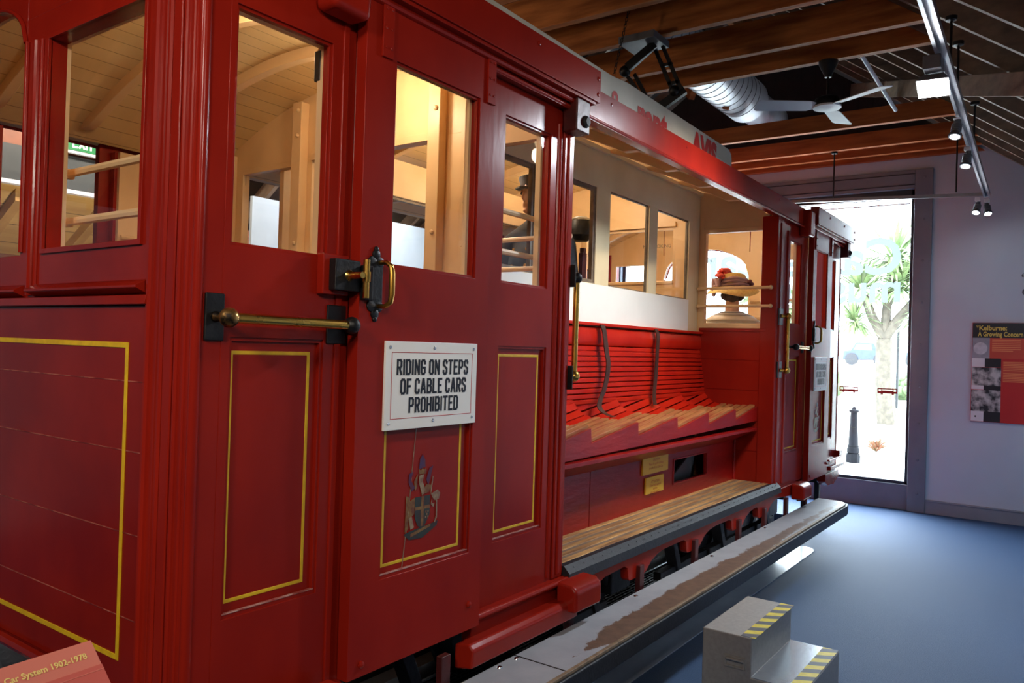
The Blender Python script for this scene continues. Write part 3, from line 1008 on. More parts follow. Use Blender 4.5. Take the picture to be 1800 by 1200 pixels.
def sliding_hardware(sd, T, dx, ys):
    D = (lambda x, yy, z: (T or (lambda *a: a))(x + dx, yy, z))
    for x0 in (1.575, 2.062) if dx == 0 else (1.555, 2.02):
        mb = MB(D)
        mb.box(x0, x0 + .043, ys - .008, ys, 2.262, 2.43)
        for zz in (2.29, 2.345, 2.40):
            for xx in (.011, .032):
                mb.lathe([(.005, 0), (.004, .003)], (x0 + xx, ys - .008, zz), (0, -1, 0), 6)
        mb.build('strap_hinge', RED, sd, bevel=.002)
    # ornate black pull plate with brass bow handle
    mb = MB(D)
    px, pz = 1.578, 1.617
    mb.box(px - .026, px + .026, ys - .006, ys, pz - .055, pz + .055)
    for s in (-1, 1):
        mb.lathe([(.017, 0), (.017, .005), (.01, .007)], (px - .014, ys, pz + s * .062), (0, -1, 0), 10)
        mb.lathe([(.017, 0), (.017, .005), (.01, .007)], (px + .014, ys, pz + s * .062), (0, -1, 0), 10)
        mb.lathe([(.015, 0), (.015, .006), (.008, .009)], (px, ys, pz + s * .084), (0, -1, 0), 10)
        mb.lathe([(.009, 0), (.009, .006), (.004, .009)], (px, ys, pz + s * .098), (0, -1, 0), 10)
    pl = mb.build('pull_plate', BLACK, sd, bevel=.002)
    mb = MB(D)
    mb.tube([(px + .012, ys - .004, pz + .062), (px + .014, ys - .03, pz + .062), (px + .018, ys - .046, pz + .05), (px + .018, ys - .05, pz + .03),
             (px + .018, ys - .05, pz - .03), (px + .018, ys - .046, pz - .05), (px + .014, ys - .03, pz - .062), (px + .012, ys - .004, pz - .062)],
            [.007, .007, .008, .009, .009, .008, .007, .007], 10)
    mb.build('bow_handle', BRASS, pl)
    mb = MB(D); mb.box(1.521, 1.552, ys - .022, ys, pz - .048, pz + .048)
    mb.build('lock_keeper', BLACK, sd, bevel=.003)
    for x, z in ((1.57, .55), (2.05, .60)):
        mb = MB(D); mb.lathe([(.011, 0), (.010, .006), (.004, .009)], (x, ys, z), (0, -1, 0), 8)
        mb.build('bolt_head', RED, sd)


def bench(T):
    """slatted bench seat: one stepped seat after another, ribbed back, skirt below"""
    xb0, xb1 = 2.70, 5.376
    steps = [2.70, 3.105, 3.575, 4.052, 4.502, 4.96, 5.376]
    yb = 2.195
    for i, (a, b) in enumerate(zip(steps, steps[1:])):
        rise = .066
        mb = MB(T)
        # five flat slats then three that sweep up to the back
        prof = [(1.782 + k * .05, 1.046 - .006 * k + .0012 * k * k, .037, 0.0) for k in range(5)]
        ang = 0.25
        yy, zz = 2.03, 1.036
        for k in range(4):
            prof.append((yy, zz, .041, ang))
            yy += math.cos(ang) * .048
            zz += math.sin(ang) * .048
            ang += .33
        for k, (py, pz, w, an) in enumerate(prof):
            c, s = math.cos(an), math.sin(an)
            q = [(py, pz), (py + w * c, pz + w * s), (py + w * c + .018 * s, pz + w * s - .018 * c), (py + .018 * s, pz - .018 * c)]
            A = [(a + .004, u, v) for u, v in q]
            B = [(b - .004, u, v + rise) for u, v in q]
            mb.skewprism(A, B, 0 if k < 5 else 1)
        mb.skewprism([(a + .006, 1.784, 1.022), (a + .006, 2.04, 1.010), (a + .006, 2.04, 1.002), (a + .006, 1.784, 1.014)],
                     [(b - .006, 1.784, 1.022 + rise), (b - .006, 2.04, 1.010 + rise), (b - .006, 2.04, 1.002 + rise), (b - .006, 1.784, 1.014 + rise)], 2)
        mb.build('seat', [SLATR, REDB, IRONRED], car, bevel=.003)
    # sawtooth front board
    mb = MB(T)
    pts = [(xb0, .985)]
    pts += [(xb1 - .02, 1.01), (xb1, 1.03)]
    top = []
    for a, b in zip(steps, steps[1:]):
        top += [(a + .002, 1.030), (b - .006, 1.098)]
    pts = [(xb0, .965), (xb1 - .005, 1.0)] + top[::-1]
    mb.prism(pts, 'y', 1.765, 1.781)
    mb.build('seat_front_board', REDR, car, bevel=.002)
    mb = MB(T)   # fall rail under the seat
    mb.prism([(1.752, .938), (1.785, .934), (1.785, .962), (1.752, .958)], 'x', xb0, xb1 - .03)
    mb.prism([(1.785, .93), (1.93, .85), (1.93, .87), (1.785, .95)], 'x', xb0, xb1 - .03)
    mb.build('seat_rail', REDR, car, bevel=.003)
    # ribbed back
    mb = MB(T)
    n = 11
    z0, z1 = 1.155, 1.475
    for k in range(n):
        za, zb = z0 + (z1 - z0) * k / n, z0 + (z1 - z0) * (k + 1) / n
        ya = 2.145 + .045 * (k / n) ** 1.4
        yb_ = 2.145 + .045 * ((k + 1) / n) ** 1.4
        mb.prism([(ya, za + .002), (yb_ - .004, zb - .003), (yb_ + .02, zb - .003), (ya + .02, za + .002)], 'x', xb0, xb1)
    mb.prism([(2.188, 1.478), (2.176, 1.50), (2.178, 1.54), (2.19, 1.578), (2.215, 1.585), (2.215, 1.47)], 'x', xb0, xb1)
    mb.box(xb0, xb1, 2.168, 2.216, 1.586, 1.604)
    mb.box(xb0, xb1, 2.19, 2.215, .95, 1.47)
    mb.build('bench_back', REDB, car, bevel=.004)
    mb = MB(T); mb.box(4.2, 5.1, 2.10, 2.12, .585, .93)  # dark sheet put in as the shade inside the skirt opening
    mb.prism([(4.30, .60), (4.75, .60), (4.86, .82), (4.80, .82)], 'y', 1.99, 2.0, 1)
    mb.build('under_seat_shade_panel', [UNDER, GREYP], car, smooth=False)
    # skirt below with the dark opening, joint and corner bead
    mb = MB(T)
    mb.wall('y', 1.92, 1.94, xb0, 3.372, .57, .93)
    mb.wall('y', 1.92, 1.94, 3.377, xb1, .57, .93, [(4.362, 4.868, .678, .814)])
    mb.ring('y', 1.914, 1.92, 4.352, 4.878, .668, .824, .010)
    mb.tube([(xb1 - .012, 1.915, .58), (xb1 - .012, 1.915, .93)], .01, 8)
    mb.build('bench_skirt', REDR, car, bevel=.002)


car_side(None, True)
car_side(MIR, False)

def car_end(T, arch, name, side):
    """end wall: two square-headed side windows, one arched window between, boarded lower panel"""
    x = XA
    a0, a1 = arch
    mb = MB(T)
    sw0, sw1 = 1.918, 2.432
    zs, zc = 2.322, 2.468
    o0, o1 = 2 * YC - sw1, 2 * YC - sw0
    if side == 'far':
        zs, zc = 2.17, 2.43
        sw1 = 2.32
        o0 = 2 * YC - sw1
    holes = [(sw0, sw1, 1.694, 2.302), (a0, a1, 1.682, zc), (o0, o1, 1.694, 2.302)]
    mb.wall('x', x, x + .045, YN + .06, YF - .06, .53, 2.39, [(h[0], h[1], h[2], min(h[3], 2.39)) for h in holes])
    top = [(YN + .04, 2.39)] + [(yy, ceil_z(yy) + .03) for yy in [YN + .04 + (YF - YN - .08) * k / 16 for k in range(17)]] + [(YF - .04, 2.39)]
    # head above 2.39 with the arch cut
    ar = [(yy, zs + (zc - zs) * math.sqrt(max(0, 1 - ((yy - (a0 + a1) / 2) / ((a1 - a0) / 2)) ** 2))) for yy in [a0 + (a1 - a0) * k / 24 for k in range(25)]]
    left = [p for p in top if p[0] <= a0 + .001]
    mid = [p for p in top if a0 < p[0] < a1]
    right = [p for p in top if p[0] >= a1 - .001]
    zt0, zt1 = ceil_z(a0) + .03, ceil_z(a1) + .03
    mb.prism(left + [(a0, zt0), (a0, 2.39)], 'x', x, x + .045)
    mb.prism([(a1, 2.39), (a1, zt1)] + right, 'x', x, x + .045)
    hi = [p for p in ar if p[1] > 2.39]
    mb.prism([(a0, 2.39), (a0, zt0)] + mid + [(a1, zt1), (a1, 2.39)] + [(hi[-1][0], 2.39)] + hi[::-1] + [(hi[0][0], 2.39)], 'x', x, x + .045)
    lo = [p for p in ar if p[1] <= 2.39]
    l1 = [p for p in lo if p[0] < (a0 + a1) / 2]
    l2 = [p for p in lo if p[0] > (a0 + a1) / 2]
    mb.prism([(a0, zs)] + l1[1:] + [(hi[0][0], 2.39), (a0, 2.39)], 'x', x, x + .045)
    mb.prism([(a1, 2.39), (hi[-1][0], 2.39)] + l2[:-1] + [(a1, zs)], 'x', x, x + .045)
    # mouldings: window beads, mullion rolls, sill weathering, two belt mouldings
    for h in (holes[0], holes[2]):
        mb.ring('x', x - .008, x + .004, h[0] - .014, h[1] + .014, h[2] - .014, h[3] + .014, .014)
    mb.tube([(x - .003, yy, zz) for yy, zz in ar], .008, 8)
    for yy in (a0 - .012, a1 + .012):
        mb.tube([(x - .003, yy, 1.69), (x - .003, yy, zs)], .008, 8)
    for lo_, hi_ in ((sw1, a0), (a1, o0)):
        c = (lo_ + hi_) / 2
        mb.tube([(x - .002, c, 1.56), (x - .002, c, zs - .01)], .013, 10)
        mb.tube([(x - .002, c - .03, 1.56), (x - .002, c - .03, zs - .01)], .007, 8)
    seg = [(YN + .21, (sw1 + a0) / 2 - .035), ((sw1 + a0) / 2 + .03, (a1 + o0) / 2 - .03), ((a1 + o0) / 2 + .035, YF - .21)]
    for s0, s1 in seg:
        mb.prism([(x - .034, 1.570), (x - .034, 1.576), (x - .004, 1.592), (x, 1.592), (x, 1.555)], 'y', s0, s1)
    mb.prism([(x - .022, 1.530), (x - .018, 1.552), (x, 1.556), (x, 1.526)], 'y', YN + .19, YF - .19)
    mb.box(x - .006, x, YN + .21, YF - .21, .56, 1.526, 0)
    mb.tube([(x - .02, YN + .22, .548), (x - .02, YF - .22, .548)], .016, 8)
    # board joints in the lower panel
    for z in (.745, .955, 1.16, 1.335):
        mb.box(x - .0072, x - .0055, YN + .21, YF - .21, z, z + .003, 2)
    # painted line
    mb.ring('x', x - .0085, x - .006, 1.94, 2 * YC - 1.94, .634, 1.434, .014, 1)
    o = mb.build(name, [MAROON, YELLOW, mat('scratched_paint_' + side, rgb(176, 96, 80), rgb(112, 22, 16), .5, scale=30, lo=.4, hi=.6)], car, bevel=.003)
    for h in holes:
        mb = MB(T)
        mb.box(x + .02, x + .024, h[0] - .004, h[1] + .004, h[2] - .004, h[3] + .004)
        mb.build('glass', GLASS, o, smooth=False)
    mb = MB(T)  # cream inner lining
    mb.wall('x', x + .045, x + .056, YN + .06, YF - .06, .6, 2.39, [(h[0], h[1] , h[2], min(h[3], 2.39)) for h in holes])
    mb.prism([(YN + .06, 2.39), (a0 - .01, 2.39), (a0 - .01, ceil_z(a0))] + [p for p in [(yy, ceil_z(yy) + .02) for yy in (2.5, 2.3, 2.1, 1.9, YN + .06)] if p[0] < a0 - .02], 'x', x + .045, x + .056)
    mb.prism([(2 * YC - p[0], p[1]) for p in [(YN + .06, 2.39), (2 * YC - a1 - .01, 2.39), (2 * YC - a1 - .01, ceil_z(a1))] + [p for p in [(yy, ceil_z(yy) + .02) for yy in (2.5, 2.3, 2.1, 1.9, YN + .06)] if p[0] < 2 * YC - a1 - .02]], 'x', x + .045, x + .056)
    mb.prism([(a0, zs)] + l1[1:] + [(hi[0][0], 2.39), (a0, 2.39)], 'x', x + .045, x + .056)
    mb.prism([(a1, 2.39), (hi[-1][0], 2.39)] + l2[:-1] + [(a1, zs)], 'x', x + .045, x + .056)
    mb.prism([(hi[0][0], 2.39)] + hi + [(hi[-1][0], 2.39), (a1, 2.39), (a1, ceil_z(a1)), ((a0 + a1) / 2, ceil_z((a0 + a1) / 2) + .02), (a0, ceil_z(a0)), (a0, 2.39)], 'x', x + .045, x + .056)
    mb.build('inner_lining', CREAM, o, smooth=False)
    mb = MB(T)
    for s0, s1 in ((sw0 - .03, sw1 + .03), (o0 - .03, o1 + .03)):
        for z in (1.792, 1.940):
            mb.tube([(x + .10, s0 - .06, z), (x + .10, s1 + .06, z)], .0125, 8)
            for e in (s0 - .06, s1 + .06):
                mb.box(x + .06, x + .115, e - .01, e + .01, z - .014, z + .014)
    mb.build('window_guard_bar', CREAM, o)
    # corner posts with vertical roll mouldings
    for m2 in (None, MIR):
        TT = T if m2 is None else (lambda a, b, c: (T or (lambda *q: q))(*m2(a, b, c)))
        mb = MB(TT)
        mb.box(x - .006, x + .068, YN + .001, YN + .20, .50, 2.42)
        mb.tube([(x + .004, YN + .008, .53), (x + .004, YN + .008, 2.40)], .013, 14)
        for yy, r in ((YN + .035, .007), (YN + .066, .009), (YN + .128, .012), (YN + .150, .007), (YN + .190, .012)):
            mb.tube([(x - .005, yy, .53), (x - .005, yy, 2.40)], r, 10)
        mb.box(x - .014, x - .004, YN + .078, YN + .115, .53, 2.40)
        mb.build('corner_post', RED, car, bevel=.004)
    # roof-end fascia
    mb = MB(T)
    lo = [(yy, ceil_z(yy) + .035) for yy in [YN - .03 + (YF - YN + .06) * k / 24 for k in range(25)]]
    mb.prism(lo + [(p[0], p[1] + .09) for p in lo[::-1]], 'x', x - .05, x + .06)
    mb.build('roof_end_board', RED, car, bevel=.004)
    return o


ne = car_end(None, (2.588, 3.132), 'end_wall', 'near')
car_end(FLIP, (2.44, 3.28), 'end_wall', 'far')

# ---- roof shell, boarded lining, roof ribs
ys = [YN - .03 + (YF - YN + .06) * k / 32 for k in range(33)]
mb = MB()
lo = [(yy, ceil_z(yy) + .05) for yy in ys]
mb.prism(lo + [(p[0], p[1] + .045) for p in lo[::-1]], 'x', XA - .04, XB + .04)
mb.build('roof', BOARD, car, angle=30)
mb = MB()
lo = [(yy, ceil_z(yy)) for yy in ys if YN + .02 < yy < YF - .02]
mb.prism(lo + [(p[0], p[1] + .03) for p in lo[::-1]], 'x', XA + .05, XB - .05)
mb.build('ceiling_lining', CEIL, car, angle=30)
for x in (1.48, 1.88, 2.28, 3.05, 3.52, 4.0, 4.48, 4.96, 5.9, 6.35, 6.8):
    mb = MB()
    lo = [(yy, ceil_z(yy) - .05) for yy in ys if YN + .05 < yy < YF - .05]
    hi = [(yy, ceil_z(yy) + .005) for yy in ys if YN + .05 < yy < YF - .05]
    # the ribs run out to a chamfer at their feet
    lo[0] = (lo[0][0], hi[0][1] - .018); lo[-1] = (lo[-1][0], hi[-1][1] - .018)
    mb.prism(lo + hi[::-1], 'x', x - .022, x + .022)
    mb.build('roof_rib', CREAM, car, bevel=.004, angle=30)

# ---- inner long walls between the outside benches and the middle compartment
for T in (None, MIR):
    mb = MB(T)
    W = [(2.80, 3.262, 1.826, 2.372), (3.40, 3.88, 1.826, 2.372), (4.042, 4.562, 1.824, 2.378), (4.680, 5.195, 1.824, 2.376)]
    mb.wall('y', 2.218, 2.252, 2.70, 5.376, 1.60, 2.60, W, 0)
    mb.box(2.70, 5.376, 2.219, 2.25, .58, 1.60)
    mb.box(2.70, 5.376, 2.196, 2.218, 2.575, 2.60)
    iw = mb.build('inner_wall', CREAMW if T is None else CREAM, car, bevel=.002)
    mb = MB(T); mb.box(2.70, 5.20, 2.213, 2.218, 1.606, 1.822)
    part_label(mb.build('white_panel', WHITEP, iw), 'white panel above the red bench back')
    for i, h in enumerate(W):
        mb = MB(T)
        if i < 2:
            mb.ring('y', 2.226, 2.250, h[0], h[1], h[2], h[3], .022)
            mb.ring('y', 2.222, 2.256, h[0] - .002, h[1] + .002, h[2] - .002, h[3] + .002, .008)
        else:
            mb.ring('y', 2.230, 2.248, h[0] - .001, h[1] + .001, h[2] - .001, h[3] + .001, .008)
        fr = mb.build('window_frame', mat('grey_brown_frame', rgb(128, 112, 92), rgb(96, 82, 66), .5, scale=20) if 'grey_brown_frame' not in MATS else MATS['grey_brown_frame'], iw, bevel=.002)
        mb = MB(T); mb.box(h[0] + .004, h[1] - .004, 2.236, 2.24, h[2] + .004, h[3] - .004)
        mb.build('glass', GLASS, fr, smooth=False)

# ---- bulkheads
FLIPB = lambda x, y, z: (8.076 - x, y, z)   # bulkhead at the other end of the bench bay
OW = (3.345, 3.775, 1.668, 2.362)
SW = (1.722, 2.165, 1.668, 2.308)
for T, nm in ((None, 'near'), (FLIPB, 'far')):
    mb = MB(T)
    xb = 2.664
    mb.wall('x', xb, xb + .036, YN + .055, YF - .055, .58, 2.39, [SW, OW, (2.40, 3.20, .6, 2.388)])
    lo = [(yy, ceil_z(yy) + .01) for yy in ys if YN + .06 < yy < YF - .06]
    mb.prism([(YN + .06, 2.39)] + lo + [(YF - .06, 2.39)], 'x', xb, xb + .036)
    mb.box(xb - .012, xb + .05, 2.40, 3.20, 2.375, 2.41)
    for e in (YN + .055, 2.18):
        mb.box(xb - .006, xb + .042, e, e + .03, .6, 2.42)
    bk = mb.build('bulkhead', CREAM, car, bevel=.002)
    for yy in (2.335, 3.27):
        mb = MB(T)
        mb.box(xb - .05, xb, yy - .035, yy + .035, .6, ceil_z(yy) - .03)
        for z in (1.95, 2.5, 2.63):
            mb.lathe([(.013, 0), (.013, .007), (.006, .012)], (xb - .05, yy - .012, z), (-1, 0, 0), 6)
        mb.build('bulkhead_post', CREAM, bk, bevel=.004)
    for yy in (3.86,):
        mb = MB(T); mb.box(xb - .04, xb, yy - .03, yy + .03, .6, 2.47)
        mb.lathe([(.013, 0), (.013, .007), (.006, .012)], (xb - .04, yy, 2.41), (-1, 0, 0), 6)
        mb.build('bulkhead_post', CREAM, bk, bevel=.004)
    mb = MB(T)   # boarded red dado on the bench side
    for k in range(5):
        mb.box(xb + .036, xb + .046, YN + .06, 2.196, .585 + k * .207, .585 + k * .207 + .203)
    mb.box(xb + .03, xb + .042, YN + .058, 2.198, .584, 1.62)
    mb.box(xb + .03, xb + .054, YN + .06, 2.196, 1.612, 1.632)
    part_label(mb.build('boarded_dado', RED, bk, bevel=.002), 'red boards closing the end of the bench bay')
    for ys_ in (0, 1):
        s0, s1, sz0, sz1 = SW if not ys_ else OW
        mb = MB(T)
        mb.ring('x', xb + .034, xb + .044, s0 - .028, s1 + .03, sz0 - .035, sz1 + .028, .03)
        fr = mb.build('window_frame', CREAM, bk, bevel=.003)
        mb = MB(T); mb.box(xb + .016, xb + .02, s0, s1, sz0, sz1)
        mb.build('glass', GLASS, fr, smooth=False)
        mb = MB(T)
        for z in (1.785, 1.912):
            mb.tube([(xb + .075, s0 - .04, z), (xb + .075, s1 + .04, z)], .0105, 8)
            for e in (s0 - .035, s1 + .035):
                mb.ball((xb + .068, e, z), .015, 0, 8)
        mb.build('window_guard_bar', CREAM, bk)
# glazed door closing the far bulkhead
mb = MB()
mb.wall('x', 5.388, 5.408, 2.402, 3.198, .6, 2.374, [(2.43, 3.16, 1.98, 2.352)])
mb.box(5.378, 5.388, 2.42, 3.17, 1.955, 1.975)
bdoor = mb.build('bulkhead_door', CREAM, bk, bevel=.003)
mb = MB(); mb.box(5.396, 5.40, 2.43, 3.16, 1.98, 2.352); mb.build('glass', GLASS, bdoor, smooth=False)
mb = MB(); text_into(mb, 'NO SMOKING', .036, (5.394, 2.443, 2.226), (0, -1, 0), (0, 0, 1), 0, align='RIGHT')
mb.build('lettering', INK, bdoor, smooth=False)
# ---- car floor, saloon seats
mb = MB(); mb.box(XA + .07, XB - .07, YN + .07, YF - .07, .50, .54); mb.box(XA + .07, 2.70, YN + .07, YF - .07, .54, ZF); mb.box(5.376, XB - .07, YN + .07, YF - .07, .54, ZF); mb.box(2.70, 5.376, 1.95, 3.77, .54, ZF)
mb.build('car_floor', FLOORW, car, smooth=False)
for x0, x1 in ((1.16, 1.55), (5.66, 6.05)):
    sz = 1.0 if x0 < 5 else .969
    for T in (None, MIR):
        mb = MB(T)
        for k in range(7):
            mb.box(x0 + .01 + k * .055, x0 + .055 + k * .055, 1.80, 2.42, sz, sz + .025)
        mb.box(x0, x1, 1.80, 1.84, .6, sz); mb.box(x0, x1, 2.38, 2.42, .6, sz)
        mb.build('saloon_seat', SLAT, car, bevel=.003)

# ---- lamps of the car; second saloon lamp added out of sight to brighten it
for (x, y, p, nm) in ((2.36, 2.48, 7, 'saloon'), (1.62, 2.52, 7, 'saloon'), (3.75, 2.86, 13, 'middle'), (4.75, 2.86, 11, 'middle'), (5.75, 2.75, 22, 'far')):
    zc = ceil_z(y)
    mb = MB(); mb.lathe([(.05, 0), (.045, -.015), (.02, -.025), (.016, -.05)], (x, y, zc), (0, 0, 1), 16)
    lb = mb.build('ceiling_lamp', BRASS, car)
    mb = MB(); mb.ball((x, y, zc - .085), .036, 0, 14)
    mb.build('bulb', LAMPY, lb)
    light('car_lamp', 'POINT', (x, y, zc - .16), p, (1.0, 0.81, 0.58), size=.05)

# ---- round black fitting hanging in the middle compartment
mb = MB()
mb.lathe([(.002, -.09), (.05, -.085), (.085, -.05), (.092, 0), (.08, .045), (.045, .07), (.012, .075)], (4.38, 2.62, 2.235), (0, 0, 1), 20)
mb.tube([(4.38, 2.62, 2.24), (5.41, 3.20, 2.45)], .008, 8)
part_label(mb.build('hanging_fitting', BLACK, car), 'round black fitting hanging behind the second bench window')
mb = MB(); mb.box(4.05, 4.10, 2.40, 2.43, .6, 2.03); mb.box(4.06, 4.09, 2.40, 2.43, 2.03, 2.06)
part_label(mb.build('brake_lever', IRONRED, car, bevel=.004), 'dark brown upright lever in the middle compartment')
mb = MB(); mb.box(3.80, 4.30, 2.95, 3.25, .6, 1.92)
part_label(mb.build('control_stand', GREYP, car, bevel=.01), 'grey box with a small blue light')
mb = MB(); mb.ball((3.86, 2.948, 1.90), .008, 0, 8)
mb.build('indicator_light', emis('blue_indicator', (.1, .2, 1, 1), 12), car)

# ---- running boards
for T in (None, MIR):
    mb = MB(T)
    def outline(dy):
        return [(1.15, 1.372 + dy), (6.22, 1.372 + dy), (6.30, 1.385 + dy), (6.345, 1.42 + dy), (6.36, 1.598), (1.15, 1.598)]
    mb.prism(outline(0), 'z', .335, .362)
    rb = mb.build('running_board', WORN, car, bevel=.004)
    mb = MB(T)
    mb.prism([(1.15, 1.352), (6.22, 1.352), (6.31, 1.366), (6.36, 1.41), (6.345, 1.42), (6.30, 1.385), (6.22, 1.372), (1.15, 1.372)], 'z', .285, .355)
    mb.build('rubber_edge', RUBBER, rb, bevel=.006)
    mb = MB(T)
    mb.prism([(1.15, 1.362), (6.2, 1.362), (6.2, 1.378), (1.15, 1.378)], 'z', .355, .3665)
    mb.build('nosing_strip', mat('tan_nosing', rgb(150, 128, 100), rgb(112, 94, 74), .5, scale=30, bump=.2) if 'tan_nosing' not in MATS else MATS['tan_nosing'], rb, bevel=.002)
    mb = MB(T)
    mb.box(2.298, 2.303, 1.38, 1.598, .3615, .3635)
    mb.build('board_joint', UNDER, rb, smooth=False)
    for bx in (2.18, 2.28, 3.2, 4.1, 5.0, 5.9):
        mb = MB(T); mb.lathe([(.011, 0), (.009, .004), (.003, .006)], (bx, 1.57, .362), (0, 0, 1), 10)
        mb.build('screw', STEEL, rb)
    for hx in (1.95, 2.72, 3.35, 4.0, 4.67, 5.15, 5.62, 6.1):
        mb = MB(T)
        mb.box(hx - .022, hx + .022, 1.615, 1.64, .30, .46)
        mb.bar((hx, 1.63, .31), (hx, 1.40, .325), .04, .02)
        mb.build('running_board_hanger', IRONRED, car, bevel=.003)

# ---- underframe: solebars, wheels, axles, brake gear
for T in (None, MIR):
    mb = MB(T); mb.box(1.15, 7.05, 2.02, 2.12, .36, .52)
    mb.build('sole_bar', UNDER, car, bevel=.004)
mb = MB()
for x in (1.5, 2.6, 3.7, 4.8, 5.9, 6.9):
    mb.box(x - .04, x + .04, 1.72, 4.0, .40, .50)
mb.build('cross_bearer', UNDER, car, smooth=False)
for x in (1.62, 2.98, 3.85, 5.55, 6.5):
    for yy, s in ((2.255, 1), (3.465, -1)):
        R = .30
        mb = MB()
        mb.lathe([(.05, -.09), (.08, -.085), (.085, -.02), (R - .06, -.03), (R - .05, -.055), (R, -.055), (R + .002, .03), (R + .03, .04), (R + .03, .055), (R - .05, .055), (R - .06, 0), (.08, .02), (.05, .06)], (x, yy, R - .08), (0, s, 0), 36)
        mb.build('wheel', UNDER, car)
    mb = MB(); mb.tube([(x, 2.12, .22), (x, 3.6, .22)], .045, 12)
    mb.build('axle', UNDER, car)
    mb = MB(); mb.box(x - .11, x + .11, 1.98, 2.14, .15, .36)
    mb.prism([(x - .20, .36), (x + .20, .36), (x + .10, .18), (x - .10, .18)], 'y', 2.0, 2.03)
    mb.build('axle_box', UNDER, car, bevel=.01)
for x in (2.05, 3.35, 4.35, 5.1, 6.05):
    mb = MB(); mb.bar((x, 1.95, .44), (x + .18, 1.95, .06), .07, .05); mb.box(x - .1, x + .25, 1.93, 1.98, .12, .17)
    mb.build('brake_hanger', UNDER, car, bevel=.004)
mb = MB(); mb.box(4.6, 6.4, 1.95, 2.0, .10, .16); mb.build('brake_rod', UNDER, car, smooth=False)
mb = MB(); mb.box(6.98, 7.03, 1.75, 1.79, .0, .5); mb.box(6.88, 6.91, 2.1, 2.14, .0, .5); mb.box(7.1, 7.13, 1.9, 1.93, 0, .5)
mb.build('support_leg', UNDER, car, smooth=False)
mb = MB(); mb.prism([(6.70, .50), (7.14, .50), (7.14, .44), (6.98, .39), (6.78, .40), (6.70, .44)], 'y', 1.63, 1.70)
mb.box(6.74, 7.2, 1.60, 1.64, .53, .56); mb.box(6.74, 7.18, 1.61, 1.64, .60, .615); mb.box(7.10, 7.22, 1.62, 1.70, .60, .66)
mb.build('buffer_beam_end', RED, car, bevel=.005)

# ---- letter board along the roof edge
lbm = MB()
lbm.prism([(1.2, 2.51), (4.682, 2.51), (4.682, 2.64), (4.672, 2.672), (4.63, 2.694), (3.3, 2.712), (3.15, 2.700), (1.2, 2.712)], 'y', 1.738, 1.756)
lb = lbm.build('letter_board', BOARD, car, bevel=.004)
for (w_, sz, xx, zz, bo_) in (('&', .17, 3.13, 2.520, .003), ('rent', .205, 3.40, 2.532, .008), ('AVIS', .185, 4.075, 2.540, .012)):
    mb = MB()
    text_into(mb, w_, sz, (xx, 1.7375, zz), (1, 0, 0), (0, 0, 1), 0, bold=bo_, xs=.95)
    part_label(mb.build('lettering', REDINK, lb, smooth=False), 'red advertising letters')

# ---- enamel notice on each sliding door
for (x0, x1, z0, z1) in ((1.622, 2.044, 1.20, 1.459), (6.18, 6.545, 1.19, 1.45)):
    sdoor = [o for o in car.children if o.name.startswith('sliding_door')][0 if x0 < 3 else 1]
    mb = MB(); mb.box(x0, x1, 1.603, 1.611, z0, z1)
    for xx in (x0 + .018, (x0 + x1) / 2, x1 - .018):
        for zz in (z0 + .02, z1 - .018):
            mb.lathe([(.006, 0), (.005, .002)], (xx, 1.603, zz), (0, -1, 0), 8, 1)
    sg = mb.build('enamel_notice', [SIGNW, STEEL], sdoor, bevel=.002)
    part_label(sg, 'white enamel notice forbidding riding on the steps')
    mb = MB(); mb.ring('y', 1.6022, 1.603, x0 + .025, x1 - .025, z0 + .032, z1 - .032, .0015)
    mb.build('red_border_line', REDINK, sg, smooth=False)
    mb = MB()
    h = .0405
    c = (x0 + x1) / 2
    k = (x1 - x0) / .422
    kw = dict(sx=.78 * k, gap=.36, st=.165)
    block_text(mb, 'RIDING ON STEPS', h, c, z1 - .096, 1.603, **kw)
    block_text(mb, 'OF CABLE CARS', h, c + .004, z1 - .153, 1.603, **kw)
    block_text(mb, 'PROHIBITED', h, c + .004, z1 - .209, 1.603, **kw)
    mb.build('lettering', INK, sg, smooth=False)

